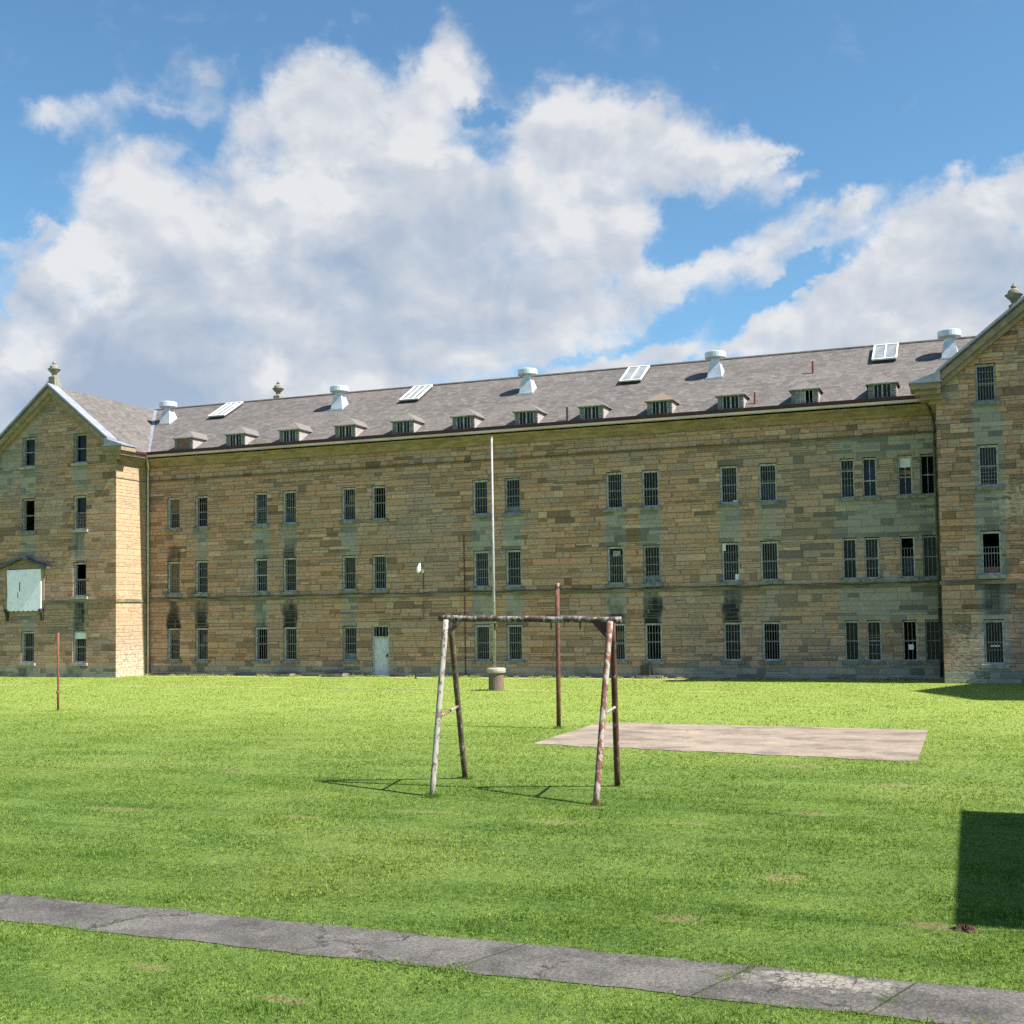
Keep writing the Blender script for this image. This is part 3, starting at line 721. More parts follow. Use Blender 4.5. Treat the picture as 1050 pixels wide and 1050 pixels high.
sp((1,2), nb=4, open=1); sp((2,2), nb=5, cross=(.12,.22,.32,.42,.55,.78)); sp((3,2), boards=(blue(0,.5),)); sp((6,1), boards=(blue(0,.5),)); sp((11,2), boards=(blue(0,.55),), cross=(.55,.8))
sp((6,2), nb=4); sp((8,1), bartop=.78, boards=((M['frame_grey'], .72, .9, -.2, .25, .15),), cross=(.25,.5,.76)); sp((9,2), nb=4, cross=(.3,.52))
sp((10,2), nb=5, boards=((M['paper'], .0, .09, .2, .42, .10),)); sp((10,1), boards=((M['paper'], .78, 1.0, -.46, -.28, .10), (M['paper'], .02, .2, .22, .4, .10)))
sp((11,0), open=1, nb=5, cross=(.5, .76)); sp((2,1), boards=((M['paper'], .49, .53, -.5, .5, .12),)); sp((7,1), boards=((M['frame'], .05, .08, -.4, .4, .17),), nb=4)
sp((12,2), nb=3, boards=(blue(0,.34),(M['frame_grey'],.72,.76,-.4,.4,.16)), rail=.7, cross=(.33,.5)); sp((13,2), bars=False, rail=.42, boards=(blue(.38,.8),))
sp((14,2), bars=False, boards=((M['blind'], .70, .97, -.38, .38, .19),(M['brown_board'], .52, .66, -.38, .38, .25)), rail=.47, old=0); sp((15,2), bars=False, open=1, old=1)
sp((12,1), nb=2, cross=(.47,)); sp((13,1), nb=3, cross=(.47,.25)); sp((14,1), nb=3, bartop=.72, boards=(blue(0,.5),), open=1, cross=(.5,.72)); sp((15,1), nb=2, cross=(.5,), old=1)
sp((12,0), nb=2, cross=(.5,)); sp((13,0), nb=2, cross=(.18,.4,.58,.64)); sp((14,0), nb=2, boards=((M['paper'], .26, .42, -.12, .22, .13),), open=1, bartop=.99, cross=(.5,)); sp((15,0), nb=2, old=1, cross=(.5,.72))
for k in ('L0','L1'):
    sp((k,3), bars=False, nomid=1, rail=.5, old=1, pale=1)
sp(('L0',2), pale=1, cross=(.1,.2,.3,.4,.5), bartop=.55, nb=6); sp(('L1',2), bars=False, open=1, old=1, openlow=1, nomid=1); sp(('L0',1), pale=1, nb=5, bartop=.5, open=1, cross=(.48,)); sp(('L0',0), pale=1, nb=4, bartop=.72, boards=((M['paper'], .74, 1.0, -.5, .5, .12),), cross=(.3,)); sp(('L1',0), pale=1, nb=4, cross=(.45,))
sp(('R0',3), bars=True, nb=5, bartop=1.0, cross=(.45,.62,.8), old=1); sp(('R0',2), nb=5, cross=(.08,.17,.26,.35,.45), pale=0); sp(('R0',1), nb=5, bartop=.66, open=1, pale=1, boards=((M['red_board'], .0, .2),), cross=(.5,.64)); sp(('R0',0), nb=5, pale=1, boards=((M['paper'], .38, .45, -.2, .25, .16),), cross=(.32,.5))
for (x, y, z, w, h, key) in WINS:
    var = SPEC.get(key)
    if var is None:
        kk = (w, round(h, 2), ((key[0] if isinstance(key[0], int) else 0)*5 + key[1]*3) % 7)
        if kk not in PROTO:
            PROTO[kk] = window(w, h, [dict(), dict(nb=4), dict(nb=5, cross=(.25,.5)), dict(nb=4, cross=(.5,.74), open=1), dict(nb=5, boards=((M['dark_room'], .0, .48),)), dict(nb=5, cross=(.5,), rail=.46, boards=((M['brown_board'], .55, .80, -.1, .5, .256),)), dict(nb=4, cross=(.3,.5,.7), old=1, boards=((M['frame_grey'], .0, .22, -.5, .5, .252),))][kk[2]]); o = PROTO[kk]; o.parent = B; o.location = (x, y, z)
        else: o = dup(PROTO[kk], B, (x, y, z))
    else:
        o = window(w, h, var); o.parent = B; o.location = (x, y, z)

# door with barred transom
f = MB(); w = DX1-DX0; t = .075
f.box(0, t, .06, .20, 0.04, DZ1); f.box(w-t, w, .06, .20, 0.04, DZ1); f.box(t, w-t, .06, .20, DZ1-t, DZ1); f.box(t, w-t, .06, .20, 1.86, 1.96)
D = f.build('door', M['frame'], B, (DX0, 0, 0))
q = MB(); q.box(t, w-t, .12, .165, .05, 1.86)
for z0, z1 in ((.25, .85), (1.0, 1.7)): q.box(t+.12, w-t-.12, .108, .119, z0, z1)
q.build('door_leaf', M['door'], D)
q = MB(); q.box(t, w-t, .18, .19, 1.96, DZ1-t); q.build('transom_pane', M['glass'], D)
q = MB()
for i in range(4): q.box(.17+i*.18, .20+i*.18, .10, .13, 1.96, DZ1-t)
q.build('transom_bars', M['bars'], D)
q = MB(); q.box(w-t-.10, w-t-.05, .06, .105, .92, 1.10); q.tube([(w-t-.08,.06,1.0),(w-t-.08,.04,1.0),(w-t-.16,.04,1.0)], .012, 8); q.build('handle', M['box_grey'], D)
q = MB(); q.box(-.15, w+.15, -.35, .06, .0, .045); q.build('door_step', M['slab'], D)

# boarded bay on the left wing with its hood
mb = MB(); x0, x1 = -48.22, -45.92; n = 22; vs = []
bt = [(x0+(x1-x0)*i/n, -PW-.115, 3.50+.022*math.sin(i*1.9)+.02*math.sin(i*4.1)) for i in range(n+1)]
mb.prism(bt + [(x1+.02,-PW-.115,4.6),(x1-.02,-PW-.115,5.70),(x0+.01,-PW-.115,5.68),(x0+.06,-PW-.115,4.4)], (0, .055, 0))
BP = mb.build('boarded_opening', M['sheet'], B)
mb = MB(); mb.box(-47.36,-47.30,-PW-.123,-PW-.116,4.55,5.02); mb.box(-47.48,-47.44,-PW-.123,-PW-.116,4.2,4.5); mb.build('hatch_slot', M['box_grey'], BP)
mb = MB()
for a, c in (((-48.85,5.83),(-47.10,6.40)), ((-47.10,6.40),(-45.35,5.83))):
    mb.prism([(a[0],-PW-.32,a[1]),(c[0],-PW-.32,c[1]),(c[0],-PW-.32,c[1]-.13),(a[0],-PW-.32,a[1]-.13)], (0,.32,0))
mb.build('hood', M['hood'], B)
mb = MB(); mb.box(-48.35,-48.12,-PW-.05,-PW,3.62,5.95); mb.box(-46.02,-45.78,-PW-.05,-PW,3.62,5.95); mb.box(-48.35,-45.78,-PW-.045,-PW,5.72,5.95); mb.build('boarded_surround', M['trim'], B)
for xb in (-48.24, -45.90):
    mb = MB(); mb.prism([(xb-.07,-PW,3.62),(xb-.07,-PW-.24,3.60),(xb-.07,-PW-.24,3.48),(xb-.07,-PW-.10,3.30),(xb-.07,-PW-.09,3.02),(xb-.07,-PW,2.96)], (.14,0,0)); mb.build('bracket', M['box_grey'], B)
mb = MB(); arc = [(-48.1+2.1*i/12, 3.10+.30*math.sin(math.pi*i/12)) for i in range(13)]
mb.prism([(x,-PW-.03,z) for x, z in arc]+[(x,-PW-.03,z+.16) for x, z in reversed(arc)], (0,.03,0)); mb.build('arch_moulding', M['trim'], B)

# downpipes, conduits, cables
mb = MB(); mb.tube([(XL+.45,-.62,11.6),(XL+.30,-.30,11.05),(XL+.16,-.12,10.75),(XL+.16,-.12,.1)], .055, 10); mb.build('downpipe', M['pipe_grey'], B, smooth=True)
mb = MB(); mb.tube([(XR-.45,-.62,11.6),(XR-.32,-.40,11.2),(XR-.17,-.16,10.8),(XR-.17,-.16,3.0)], .055, 10); mb.build('downpipe', M['pipe_dark'], B, smooth=True)
mb = MB(); mb.tube([(XR-.17,-.16,2.97),(XR-.17,-.16,.1)], .065, 10); mb.build('downpipe', M['box_grey'], B, smooth=True)
mb = MB(); mb.tube([(-22.72,-.03,0.1),(-22.72,-.03,6.8)], .02, 6); mb.build('conduit', M['cable'], B)
mb = MB(); mb.tube([(-24.88,-.03,5.0),(-24.88,-.03,2.80),(-27.25,-.03,2.78)], .016, 6); mb.build('conduit', M['cable'], B)
mb = MB(); pts = [(XL+.1+ (XR-XL-.2)*i/120, -.10, 4.055+.035*math.sin(i*.9)+.03*math.sin(i*.37+1)) for i in range(121)]; mb.tube(pts, .014, 6); mb.build('cable', M['cable'], B)

# lamp on the wall
L = empty('wall_lamp', (-24.90, 0, 5.0)); tag(L, 'small white flood lamp fixed high on the stone wall above a thin conduit', 'lamp')
mb = MB(); mb.box(-.05,.05,-.06,-.002,.02,.20); mb.tube([(0,-.06,.12),(0,-.52,.20)], .025, 8); mb.build('bracket', M['lamp_white'], L)
mb = MB(); mb.lathe(0, 0, [(.03,0),(.075,.04),(.10,.13),(.105,.24),(.09,.30),(.055,.36),(.05,.46),(.03,.50)], 14)
o = mb.build('lamp_head', M['lamp_white'], L, (0.0,-.60,.0), smooth=True); o.rotation_euler = (R(-14), R(6), 0)

# ---- dormers
def dormer(var):
    w, h = 1.14, .66
    ry = lambda z: (z-.06)/((ZR-ZE)/(YR+OV))     # depth at which the main roof reaches height z (local)
    # cheeks and front around the window
    fb = MB(); fb.box(-w/2+.04, -w/2+.20, 0, .05, .0, h); fb.box(w/2-.20, w/2-.04, 0, .05, .0, h)
    for k in range(6): # lapped boards either side of the window
        z = .02+k*.105
        for s in (-1, 1): fb.prism([(s*(w/2+.004),-.024,z),(s*(w/2-.20),-.024,z),(s*(w/2-.20),-.006,z+.085),(s*(w/2+.004),-.006,z+.085)], (0,.022,0))
    fb.box(-w/2+.20, w/2-.20, 0, .05, 0, .07); fb.box(-w/2+.20, w/2-.20, 0, .05, h-.06, h)
    root = fb.build('dormer', M['siding_shaded'])
    for x in (-w/2, w/2-.04):
        r = MB(); r.prism([(x,.001,0),(x,.001,h),(x,ry(h)+.1,h),(x,.12,0)], (.04,0,0)); r.build('cheek', M['siding'], root)
    f = MB(); a = w/2-.20
    if var == 'boarded':
        f.box(-a, a, .01, .03, .07, h-.06); f.build('board', M['red_board'], root)
    else:
        for x in ((-a, -a+.045), (-.035, .035), (a-.045, a)): f.box(x[0], x[1], .005, .05, .07, h-.06)
        for x in (-a/2, a/2): f.box(x-.012, x+.012, .02, .05, .07, h-.06)
        f.build('window_frame', M['frame'], root)
        p = MB(); p.box(-a, -.035 if var == 'open' else a, .055, .06, .07, h-.06); p.build('pane', M['glass'], root)
        if var == 'open':
            p = MB(); p.box(-a+.045, -.035, .035, .05, .08, h-.07); p.build('sash', M['frame_grey'], root)
    # hipped roof
    e = MB(); ov = .10; hz = h+.01; rz = h+.45; fy = .50
    A = (-w/2-ov,-.09,hz); C_ = (w/2+ov,-.09,hz); P = (0,fy,rz); Bk = (0,ry(rz)+.12,rz); l = (-w/2-ov, ry(hz)+.1, hz); rr = (w/2+ov, ry(hz)+.1, hz)
    vs = [A, C_, P, Bk, l, rr] + [(p[0], p[1], p[2]-.045) for p in (A, C_, P, Bk, l, rr)]
    e.add(vs, [(0,1,2),(1,5,3,2),(0,2,3,4),(6,8,7),(7,8,9,11),(6,10,9,8),(0,6,7,1),(1,7,11,5),(0,4,10,6)])
    ro = e.build('dormer_roof', M['slate_rust'] if var == 'rust' else M['slate_dormer'], root)
    tr = MB(); tr.box(-w/2-ov, w/2+ov, -.115, -.093, hz-.05, hz+.0); tr.build('dormer_fascia', M['frame_grey'], root)
    return root
M['slate_dormer'] = simple('sunlit_tint_shingles', (.185,.166,.152), (.135,.121,.111), 5, .85, bump=.4, stretch=(1,1,5))  # dormer roofs carry sunlight in their lighter shingle colour
M['slate_rust'] = simple('rust_stained_shingles', (.19,.165,.145), (.25,.15,.095), 2.2, .85, bump=.3)
DP = {}
for k in range(12):
    var = 'boarded' if k == 0 else 'rust' if k == 8 else 'open' if k == 10 else 'plain'
    loc = (-38.42+3.194*k, -.52, rzy(-.52)+.005)
    if var in DP: dup(DP[var], B, loc)
    else:
        o = dormer(var); o.parent = B; o.location = loc; DP[var] = o

# ---- roof ventilators (part of the roof), skylights, small pipes
SL = (ZR-ZE)/(YR+OV)
def vent():
    v = MB(); b, t_ = .36, .235; z1 = .80
    y0, y1 = -b, b
    v.add([(-b,y0,-.02),(b,y0,-.02),(b,y1,SL*2*b),(-b,y1,SL*2*b),(-t_,-t_,z1-.02),(t_,-t_,z1-.02),(t_,t_,z1-.02),(-t_,t_,z1-.02)], [(0,1,5,4),(1,2,6,5),(2,3,7,6),(3,0,4,7),(4,5,6,7)])
    v.box(-b-.06, b+.06, -b-.08, -b+.0, -.05, .03)
    v.lathe(0, 0, [(.225,z1-.02),(.225,z1+.16),(.30,z1+.20),(.48,z1+.20),(.505,z1+.23),(.505,z1+.47),(.47,z1+.50),(.20,z1+.56),(.01,z1+.57)], 24)
    return v.build('roof_vent', M['galv'])
VX = (-42.72, -31.60, -20.77, -11.17, -.62)
vp = vent(); vp.parent = B
for i, x in enumerate(VX):
    y = 3.90; loc = (x, y, rzy(y-.36)+.02)
    if i == 0: vp.location = loc
    else: dup(vp, B, loc)
a_s = math.atan(SL)
def skylight(panes):
    s = MB(); w, l, h = 1.10, 2.15, .17
    s.box(-w/2+.06, w/2-.06, .04, l-.02, -.02, h-.04)
    root = s.build('skylight', M['box_grey'])
    f = MB(); f.box(-w/2, -w/2+.07, 0, l, h-.04, h+.03); f.box(w/2-.07, w/2, 0, l, h-.04, h+.03); f.box(-w/2+.07, w/2-.07, 0, .07, h-.04, h+.03); f.box(-w/2+.07, w/2-.07, l-.07, l, h-.04, h+.03)
    for i in range(1, panes): x = -w/2+w*i/panes; f.box(x-.03, x+.03, .07, l-.07, h-.035, h+.025)
    f.build('skylight_frame', M['frame_bright'], root)
    p = MB(); p.box(-w/2+.07, w/2-.07, .07, l-.07, h-.03, h-.005); p.build('pane', M['milk'], root)
    root.rotation_euler = (a_s, 0, 0); return root
M['frame_bright'] = simple('bright_white_frame', (.80,.80,.78), (.62,.62,.60), 4, .5)
M['milk'] = simple('milky_glass', (.19,.205,.21), (.27,.285,.285), 1.5, .35, spec=.25)
s3 = skylight(3); s3.parent = B; s2 = skylight(2); s2.parent = B
for o, x in ((s3, -39.30), (None, -27.35), (3, -15.35), (s2, -3.42)):
    loc = (x, 3.72, rzy(3.72)+.015)
    if o is s3 or o is s2: o.location = loc
    else: dup(s3 if o is None else s2, B, loc)
for x, y, h, mt in ((-17.31,-.30,.62,'gutter'), (-8.70,.02,.50,'red_pipe'), (-6.54,3.15,.55,'red_pipe')):
    mb = MB(); mb.tube([(x,y,rzy(y)-.05),(x,y,rzy(y)+h)], .052, 8); mb.build('vent_pipe', M[mt], B)

# ------------------------------------------------------------------ yard objects
# climbing frame / old swing frame
sx, sy = -7.13, -33.62
S = empty('swing_frame', (sx, sy, 0)); tag(S, 'rusty steel pipe swing frame without seats standing on the mown lawn', 'swing frame')
def loc_(p): return (p[0]-sx, p[1]-sy, p[2])
def leg(a, c, mat):
    n = 9; pts = [loc_(tuple(np.array(a)*(1-i/n)+np.array(c)*(i/n))) for i in range(n+1)]
    mb = MB(); mb.tube(pts, .052, 14); mb.build('leg', M[mat], S, smooth=True)
leg((-8.50,-34.67,-.05), (-8.63,-33.72,2.92), 'rust_light'); leg((-8.84,-32.46,-.05), (-8.64,-33.52,2.92), 'rust_brown')
leg((-5.62,-34.80,-.05), (-5.64,-33.74,2.86), 'rust_mid'); leg((-5.87,-32.68,-.05), (-5.66,-33.54,2.86), 'rust_dark')
mb = MB(); pts = [loc_((-8.80+3.32*i/30, -33.62, 2.955-.07*i/30+.006*math.sin(i*.9))) for i in range(31)]
mb.tube(pts, .055, 14); mb.build('top_bar', M['rust_bar'], S, smooth=True)
for (x, y, s, zt) in ((-8.63,-33.62,1,2.93), (-5.65,-33.64,-1,2.86)):
    mb = MB(); mb.prism([loc_((x+s*.02,y-.012,zt)), loc_((x+s*(.30 if s > 0 else .34),y-.012,zt)), loc_((x+s*.02,y-.012,zt-(.27 if s > 0 else .36)))], (0,.024,0)); mb.build('gusset_plate', M['rust_mid'] if s > 0 else M['rust_dark'], S)
for a, c, mt in (((-8.56,-34.22,1.28),(-8.74,-33.0,1.36),'rust_mid'), ((-5.63,-34.28,1.37),(-5.76,-33.13,1.40),'rust_light')):
    mb = MB(); mb.tube([loc_(a), loc_(c)], .024, 8); mb.build('brace', M[mt], S)
for x in (-7.75, -6.72, -6.2):
    mb = MB(); mb.lathe(x-sx, 0, [(.012,2.74),(.014,2.80)], 6); mb.tube([(x-sx,-.02,2.86),(x-sx,0,2.74),(x-sx,.02,2.86)], .010, 6); mb.build('hanger_hook', M['rust_dark'], S)

P_ = empty('steel_pole', (-10.19,-23.13,0)); tag(P_, 'tall plain red brown steel pole standing on the lawn behind the swing frame', 'pole')
mb = MB(); mb.tube([(0.0,0,-.1),(.01,0,1.2),(.015,0,2.6),(.02,0,3.66)], .058, 14); mb.build('shaft', M['rust_pole'], P_, smooth=True)
mb = MB(); mb.tube([(.02,0,3.66),(.02,0,3.79)], .064, 14); mb.build('cap', M['rust_mid'], P_, smooth=True)

Rr = empty('steel_rod', (-28.42,-21.0,0)); tag(Rr, 'thin rusty orange rod standing in the lawn before the left gabled wing', 'rod')
mb = MB(); mb.tube([(0,0,-.1),(.01,0,.9),(-.01,0,1.7),(0,0,2.58)], .036, 10); mb.build('shaft', M['rust_rod'], Rr, smooth=True)
mb = MB(); mb.tube([(0,0,.56),(0,0,.66)], .055, 10); mb.tube([(-.075,0,.61),(.075,0,.61)], .018, 6); mb.build('clamp', M['rust_mid'], Rr)

F = empty('flagpole', (-17.53,-9.1,0)); tag(F, 'tall bare white flagpole rising from a round concrete base near the wall', 'flagpole')
mb = MB(); mb.tube([(-.05,0,.80),(-.05,0,5.5),(-.05,0,9.95)], [.058,.050,.036], 14); mb.build('pole', M['white_metal'], F, smooth=True)
mb = MB(); mb.lathe(-.05, 0, [(.045,9.95),(.05,9.96),(.05,9.99),(.01,10.0)], 12); mb.build('pole_cap', M['white_metal'], F)
mb = MB(); mb.lathe(0, 0, [(.285,-.05),(.30,.02),(.295,.68)], 28); mb.build('base', M['concrete'], F)
mb = MB(); mb.lathe(0, 0, [(.30,.675),(.37,.70),(.385,.76),(.375,.84),(.34,.88),(.12,.885)], 28); mb.build('base_rim', M['planter_rim'], F)

# low things along the wall's foot
def slab_thing(x, w, d, h, label, name='hatch_cover'):
    E_ = empty(name, (x, -.05-d/2, 0)); tag(E_, label, 'hatch', 'hatch covers along the wall foot')
    mb = MB(); mb.box(-w/2, w/2, -d/2, d/2-.02, 0, h-.035); mb.build('kerb', M['slab'], E_)
    mb = MB(); mb.box(-w/2+.05, w/2-.05, -d/2+.04, d/2-.04, h-.035, h); 
    for i in range(5): mb.box(-w/2+.08, w/2-.08, -d/2+.06+i*(d-.14)/5, -d/2+.09+i*(d-.14)/5, h, h+.012)
    mb.build('lid', M['box_grey'], E_)
slab_thing(-39.85, 1.3, .6, .10, 'low grey hatch cover at the wall foot nearest the left gabled wing')
slab_thing(-32.5, 1.15, .75, .17, 'low dark hatch cover at the wall foot below the most soot stained window column')
slab_thing(-29.45, 1.15, .85, .20, 'low hatch cover at the wall foot just left of the pale door')
U = empty('utility_box', (-13.75,-.32,0)); tag(U, 'small dark metal box on a stone slab at the foot of the wall', 'utility box')
mb = MB(); mb.box(-.26,.16,-.14,.14,.12,.60); mb.build('cabinet', M['box_grey'], U)
mb = MB(); mb.box(.0,.05,-.135,-.121,.18,.46); mb.build('door_panel', M['cable'], U)
mb = MB(); mb.box(-.45,.75,-.28,.26,0,.12); mb.build('plinth', M['slab'], U)
mb = MB(); mb.tube([(.06,.0,.52),(.06,.0,.66),(.06,.26,.72)], .02, 8); mb.build('conduit', M['box_grey'], U)
St = empty('stake', (-26.25,-.55,0)); tag(St, 'short dark iron stake in the ground right of the pale door', 'stake')
mb = MB(); mb.tube([(0,0,-.05),(.0,0,.42)], .03, 8); mb.tube([(-.07,0,.36),(.07,0,.36)], .018, 6); mb.build('shaft', M['box_grey'], St)
Hy = empty('hydrant_stub', (-24.6,-1.6,0)); tag(Hy, 'little dark pipe stub in the grass below the wall lamp', 'pipe stub')
mb = MB(); mb.lathe(0,0,[(.07,-.02),(.07,.05),(.035,.06),(.035,.20),(.055,.21),(.055,.27),(.01,.28)],12); mb.build('stub', M['box_grey'], Hy)

# clods of earth
def mound(x, y, r, h, label):
    mb = MB(); n, k = 18, 6; vs = []; fs = []
    for i in range(k):
        for j in range(n):
            q = i/(k-1); rr_ = r*(1-q)*(1+.25*math.sin(j*2.3+i)+.2*math.sin(j*5.1+x)); vs.append((rr_*math.cos(6.283*j/n), .7*rr_*math.sin(6.283*j/n), -.01+h*(1-(1-q)**2)*(1+.4*math.sin(j*1.7+i*2.1))))
        if i:
            for j in range(n): fs.append(((i-1)*n+j, (i-1)*n+(j+1)%n, i*n+(j+1)%n, i*n+j))
    mb.add(vs, fs); o = mb.build('earth_mound', M['soil'], None, (x, y, 0)); tag(o, label, 'earth mound')
mound(-.16,-40.80,.15,.05,'little mound of dark earth at the corner of the shade on the lawn')

# ------------------------------------------------------------------ buildings beyond the right edge whose shade falls on the yard
K = empty('guard_hut', (4.6,-37.35,0)); tag(K, 'low stone guard hut with flat slab roof beside the path', 'hut')
mb = MB(); mb.box(-1.95,2.0,-3.25,3.3,0,3.0); mb.build('wall', M['stone'], K)
mb = MB(); mb.box(-2.10,2.15,-3.40,3.44,3.0,3.2); mb.build('roof', M['slab'], K)
mb = MB(); mb.box(-1.99,-1.951,-.5,.45,.02,2.15); mb.build('door', M['door'], K)
for y in (-2.2, 2.0):
    mb = MB(); mb.box(-1.985,-1.951,y-.45,y+.45,1.1,2.1); w_ = mb.build('window', M['frame'], K); mb = MB(); mb.box(-1.995,-1.986,y-.38,y+.38,1.17,2.03); mb.build('pane', M['glass'], w_)
AN = empty('gabled_annex', (16.4,-6.9,0)); tag(AN, 'tall stone annex block with shallow gable beyond the right wing', 'building')
mb = MB(); mb.prism([(-4.98,-4.7,0),(-4.98,4.38,0),(-4.98,4.38,12.7),(-4.98,-.9,15.3),(-4.98,-4.7,13.0)], (14,0,0)); mb.build('wall', M['stone'], AN)
mb = MB(); mb.prism([(-5.1,-5.0,12.92),(-5.1,-.9,15.40),(-5.1,-.9,15.52),(-5.1,-5.0,13.04)], (14.2,0,0)); mb.prism([(-5.1,-.9,15.40),(-5.1,4.6,12.69),(-5.1,4.6,12.81),(-5.1,-.9,15.52)], (14.2,0,0)); mb.build('roof', M['slate_x'], AN)
for y in (-3, .4):
    for z in (.8, 4.3, 7.7):
        mb = MB(); mb.box(-5.02,-4.981,y-.45,y+.45,z,z+1.75); w_ = mb.build('window', M['frame'], AN); mb = MB(); mb.box(-5.035,-5.021,y-.38,y+.38,z+.07,z+1.68); mb.build('pane', M['glass'], w_)

# ------------------------------------------------------------------ light
EL, BETA = 49.0, 2.6
sun_dir = Vector((math.cos(R(EL))*math.cos(R(BETA)), -math.cos(R(EL))*math.sin(R(BETA)), math.sin(R(EL))))
ld = bpy.data.lights.new('sun', 'SUN'); ld.energy = SUN_E = 4.6; ld.angle = R(.8); ld.color = (1.0, .955, .88)
lo = bpy.data.objects.new('sun', ld); COL.objects.link(lo); lo.rotation_euler = sun_dir.to_track_quat('Z', 'Y').to_euler(); lo.location = (40, -20, 60)

# ------------------------------------------------------------------ sky with cumulus, laid out by azimuth and elevation
COVER = [(-22.95, 25.4, 2.61, 1.98, 20, 1.2), (-25.57, 23.77, 4.01, 2.22, 10, 1.2), (-29.31, 24.46, 2.32, 1.59, 20, 0.7), (-30.71, 22.99, 3.45, 2.42, 20, 1.2), (-32.54, 21.27, 2.73, 2.05, 0, 0.7), (-18.24, 23.12, 2.84, 2.04, -30, 1.2), (-16.17, 20.55, 4.69, 3.78, 0, 1.4), (-12.44, 20.36, 3.7, 2.59, 10, 1.3), (-9.46, 20.36, 2.5, 1.08, 15, 1.1), (-7.86, 20.84, 1.35, 0.45, 18, 0.9), (-14.49, 22.55, 1.4, 0.65, 15, 0.8), (-7.81, 19.27, 1.52, 0.67, 12, 0.95), (-30.28, 18.02, 9.19, 4.7, 0, 1.6), (-23.29, 17.7, 9.41, 5.64, 0, 1.6), (-17.67, 16.31, 4.22, 4.39, 0, 1.3), (-36.57, 16.44, 4.81, 3.81, 0, 1.4), (-38.74, 20.2, 2.57, 1.61, 0, 0.9), (-39.81, 21.97, 3.4, 0.79, 3, 0.66), (-41.69, 21.49, 1.66, 0.86, 0, 0.6), (-35.46, 23.88, 1.6, 1.18, 10, 0.8), (-36.57, 22.6, 1.76, 0.79, 0, 0.5), (-41.05, 15.7, 2.58, 1.74, 25, 1.4), (-42.68, 14.32, 1.83, 1.49, 30, 1.2), (-43.76, 12.36, 1.44, 1.67, 0, 1.5), (-42.9, 17.01, 0.97, 0.41, 10, 0.75), (-43.99, 16.42, 0.48, 0.49, 0, 0.5), (-36.57, 13.44, 9.59, 4.11, 0, 1.6), (-27.55, 13.27, 12.97, 4.47, 0, 1.6), (-19.11, 14.13, 4.93, 2.68, 10, 1.2), (-38.72, 9.86, 9.77, 3.05, 0, 1.6), (-44.84, 8.31, 6.26, 2.53, 0, 1.2), (-16.29, 14.5, 2.33, 1.15, 0, 0.7), (-41.65, 11.02, 3.69, 2.13, 0, 0.8), (-9.58, 15.7, 4.52, 1.47, 18, 1.3), (-12.56, 15.53, 2.12, 0.79, 10, 0.75), (-5.29, 17.62, 2.01, 0.58, 15, 0.95), (-9.31, 17.4, 1.27, 0.6, 20, 0.5), (-1.05, 16.01, 5.0, 2.9, 15, 1.5), (1.89, 17.89, 4.41, 1.59, 10, 1.3), (-3.65, 14.16, 6.86, 2.13, 14, 1.5), (-8.53, 12.57, 8.06, 1.15, 12, 1.2), (-14.96, 11.31, 5.56, 0.63, 10, 0.9), (3.75, 14.62, 4.66, 4.44, 0, 1.5), (-0.35, 11.95, 6.17, 2.12, 0, 1.3), (-5.9, 11.52, 6.12, 1.14, 8, 1.0)]
HOLES = [(-34.57, 20.73, 0.8, 0.66, -20, 0.35), (-32.78, 20.27, 1.18, 0.91, -35, 0.75), (-22.83, 23.63, 2.94, 0.49, -3, 0.8), (-22.51, 23.1, 1.42, 0.33, 0, 0.3), (-15.9, 15.72, 1.21, 0.97, 0, 0.5), (-17.75, 11.85, 2.34, 0.72, 8, 0.7), (-39.16, 18.54, 1.02, 0.9, -30, 0.35), (-35.91, 21.65, 1.77, 0.64, 0, 0.35), (2.07, 17.35, 0.8, 0.4, 0, 0.5), (-12.74, 17.41, 2.31, 1.46, 0, 1.0), (-8.05, 13.86, 5.36, 0.74, 28, 1.9), (-15.38, 13.35, 3.26, 1.07, 5, 0.7), (-13.74, 14.4, 1.39, 1.06, 0, 0.6), (-14.38, 17.06, 0.74, 1.3, 0, 0.3)]
SHADE = [(-23.28, 18.35, 5.65, 2.37, 0, 0.8), (-29.83, 16.96, 3.22, 1.08, 0, 0.4), (-20.98, 15.05, 7.52, 2.22, 0, 0.8), (-31.22, 14.08, 9.1, 2.64, 0, 0.75), (-39.57, 12.42, 6.32, 2.57, 0, 0.8), (-41.64, 9.74, 8.2, 3.0, 0, 1.4), (-26.61, 14.62, 6.52, 2.22, 0, 0.6), (-16.71, 17.37, 2.81, 1.74, 0, 0.5), (-34.38, 10.9, 6.21, 2.22, 0, 0.5), (-22.9, 12.16, 5.62, 1.36, 0, 0.3), (-33.47, 15.31, 4.04, 1.73, 0, 0.5), (-36.13, 18.77, 3.52, 1.25, -10, 0.35), (-38.74, 20.61, 2.57, 0.8, 0, 0.5), (-24.61, 24.59, 1.89, 1.0, 0, 0.25), (-8.03, 14.51, 3.57, 0.87, 15, 0.3), (-0.31, 13.42, 5.76, 1.01, 8, 0.45), (-1.08, 15.18, 2.91, 0.92, 8, 0.3), (-12.5, 17.82, 2.77, 0.94, 0, 0.25), (-14.79, 19.23, 2.33, 1.28, 0, 0.3)]
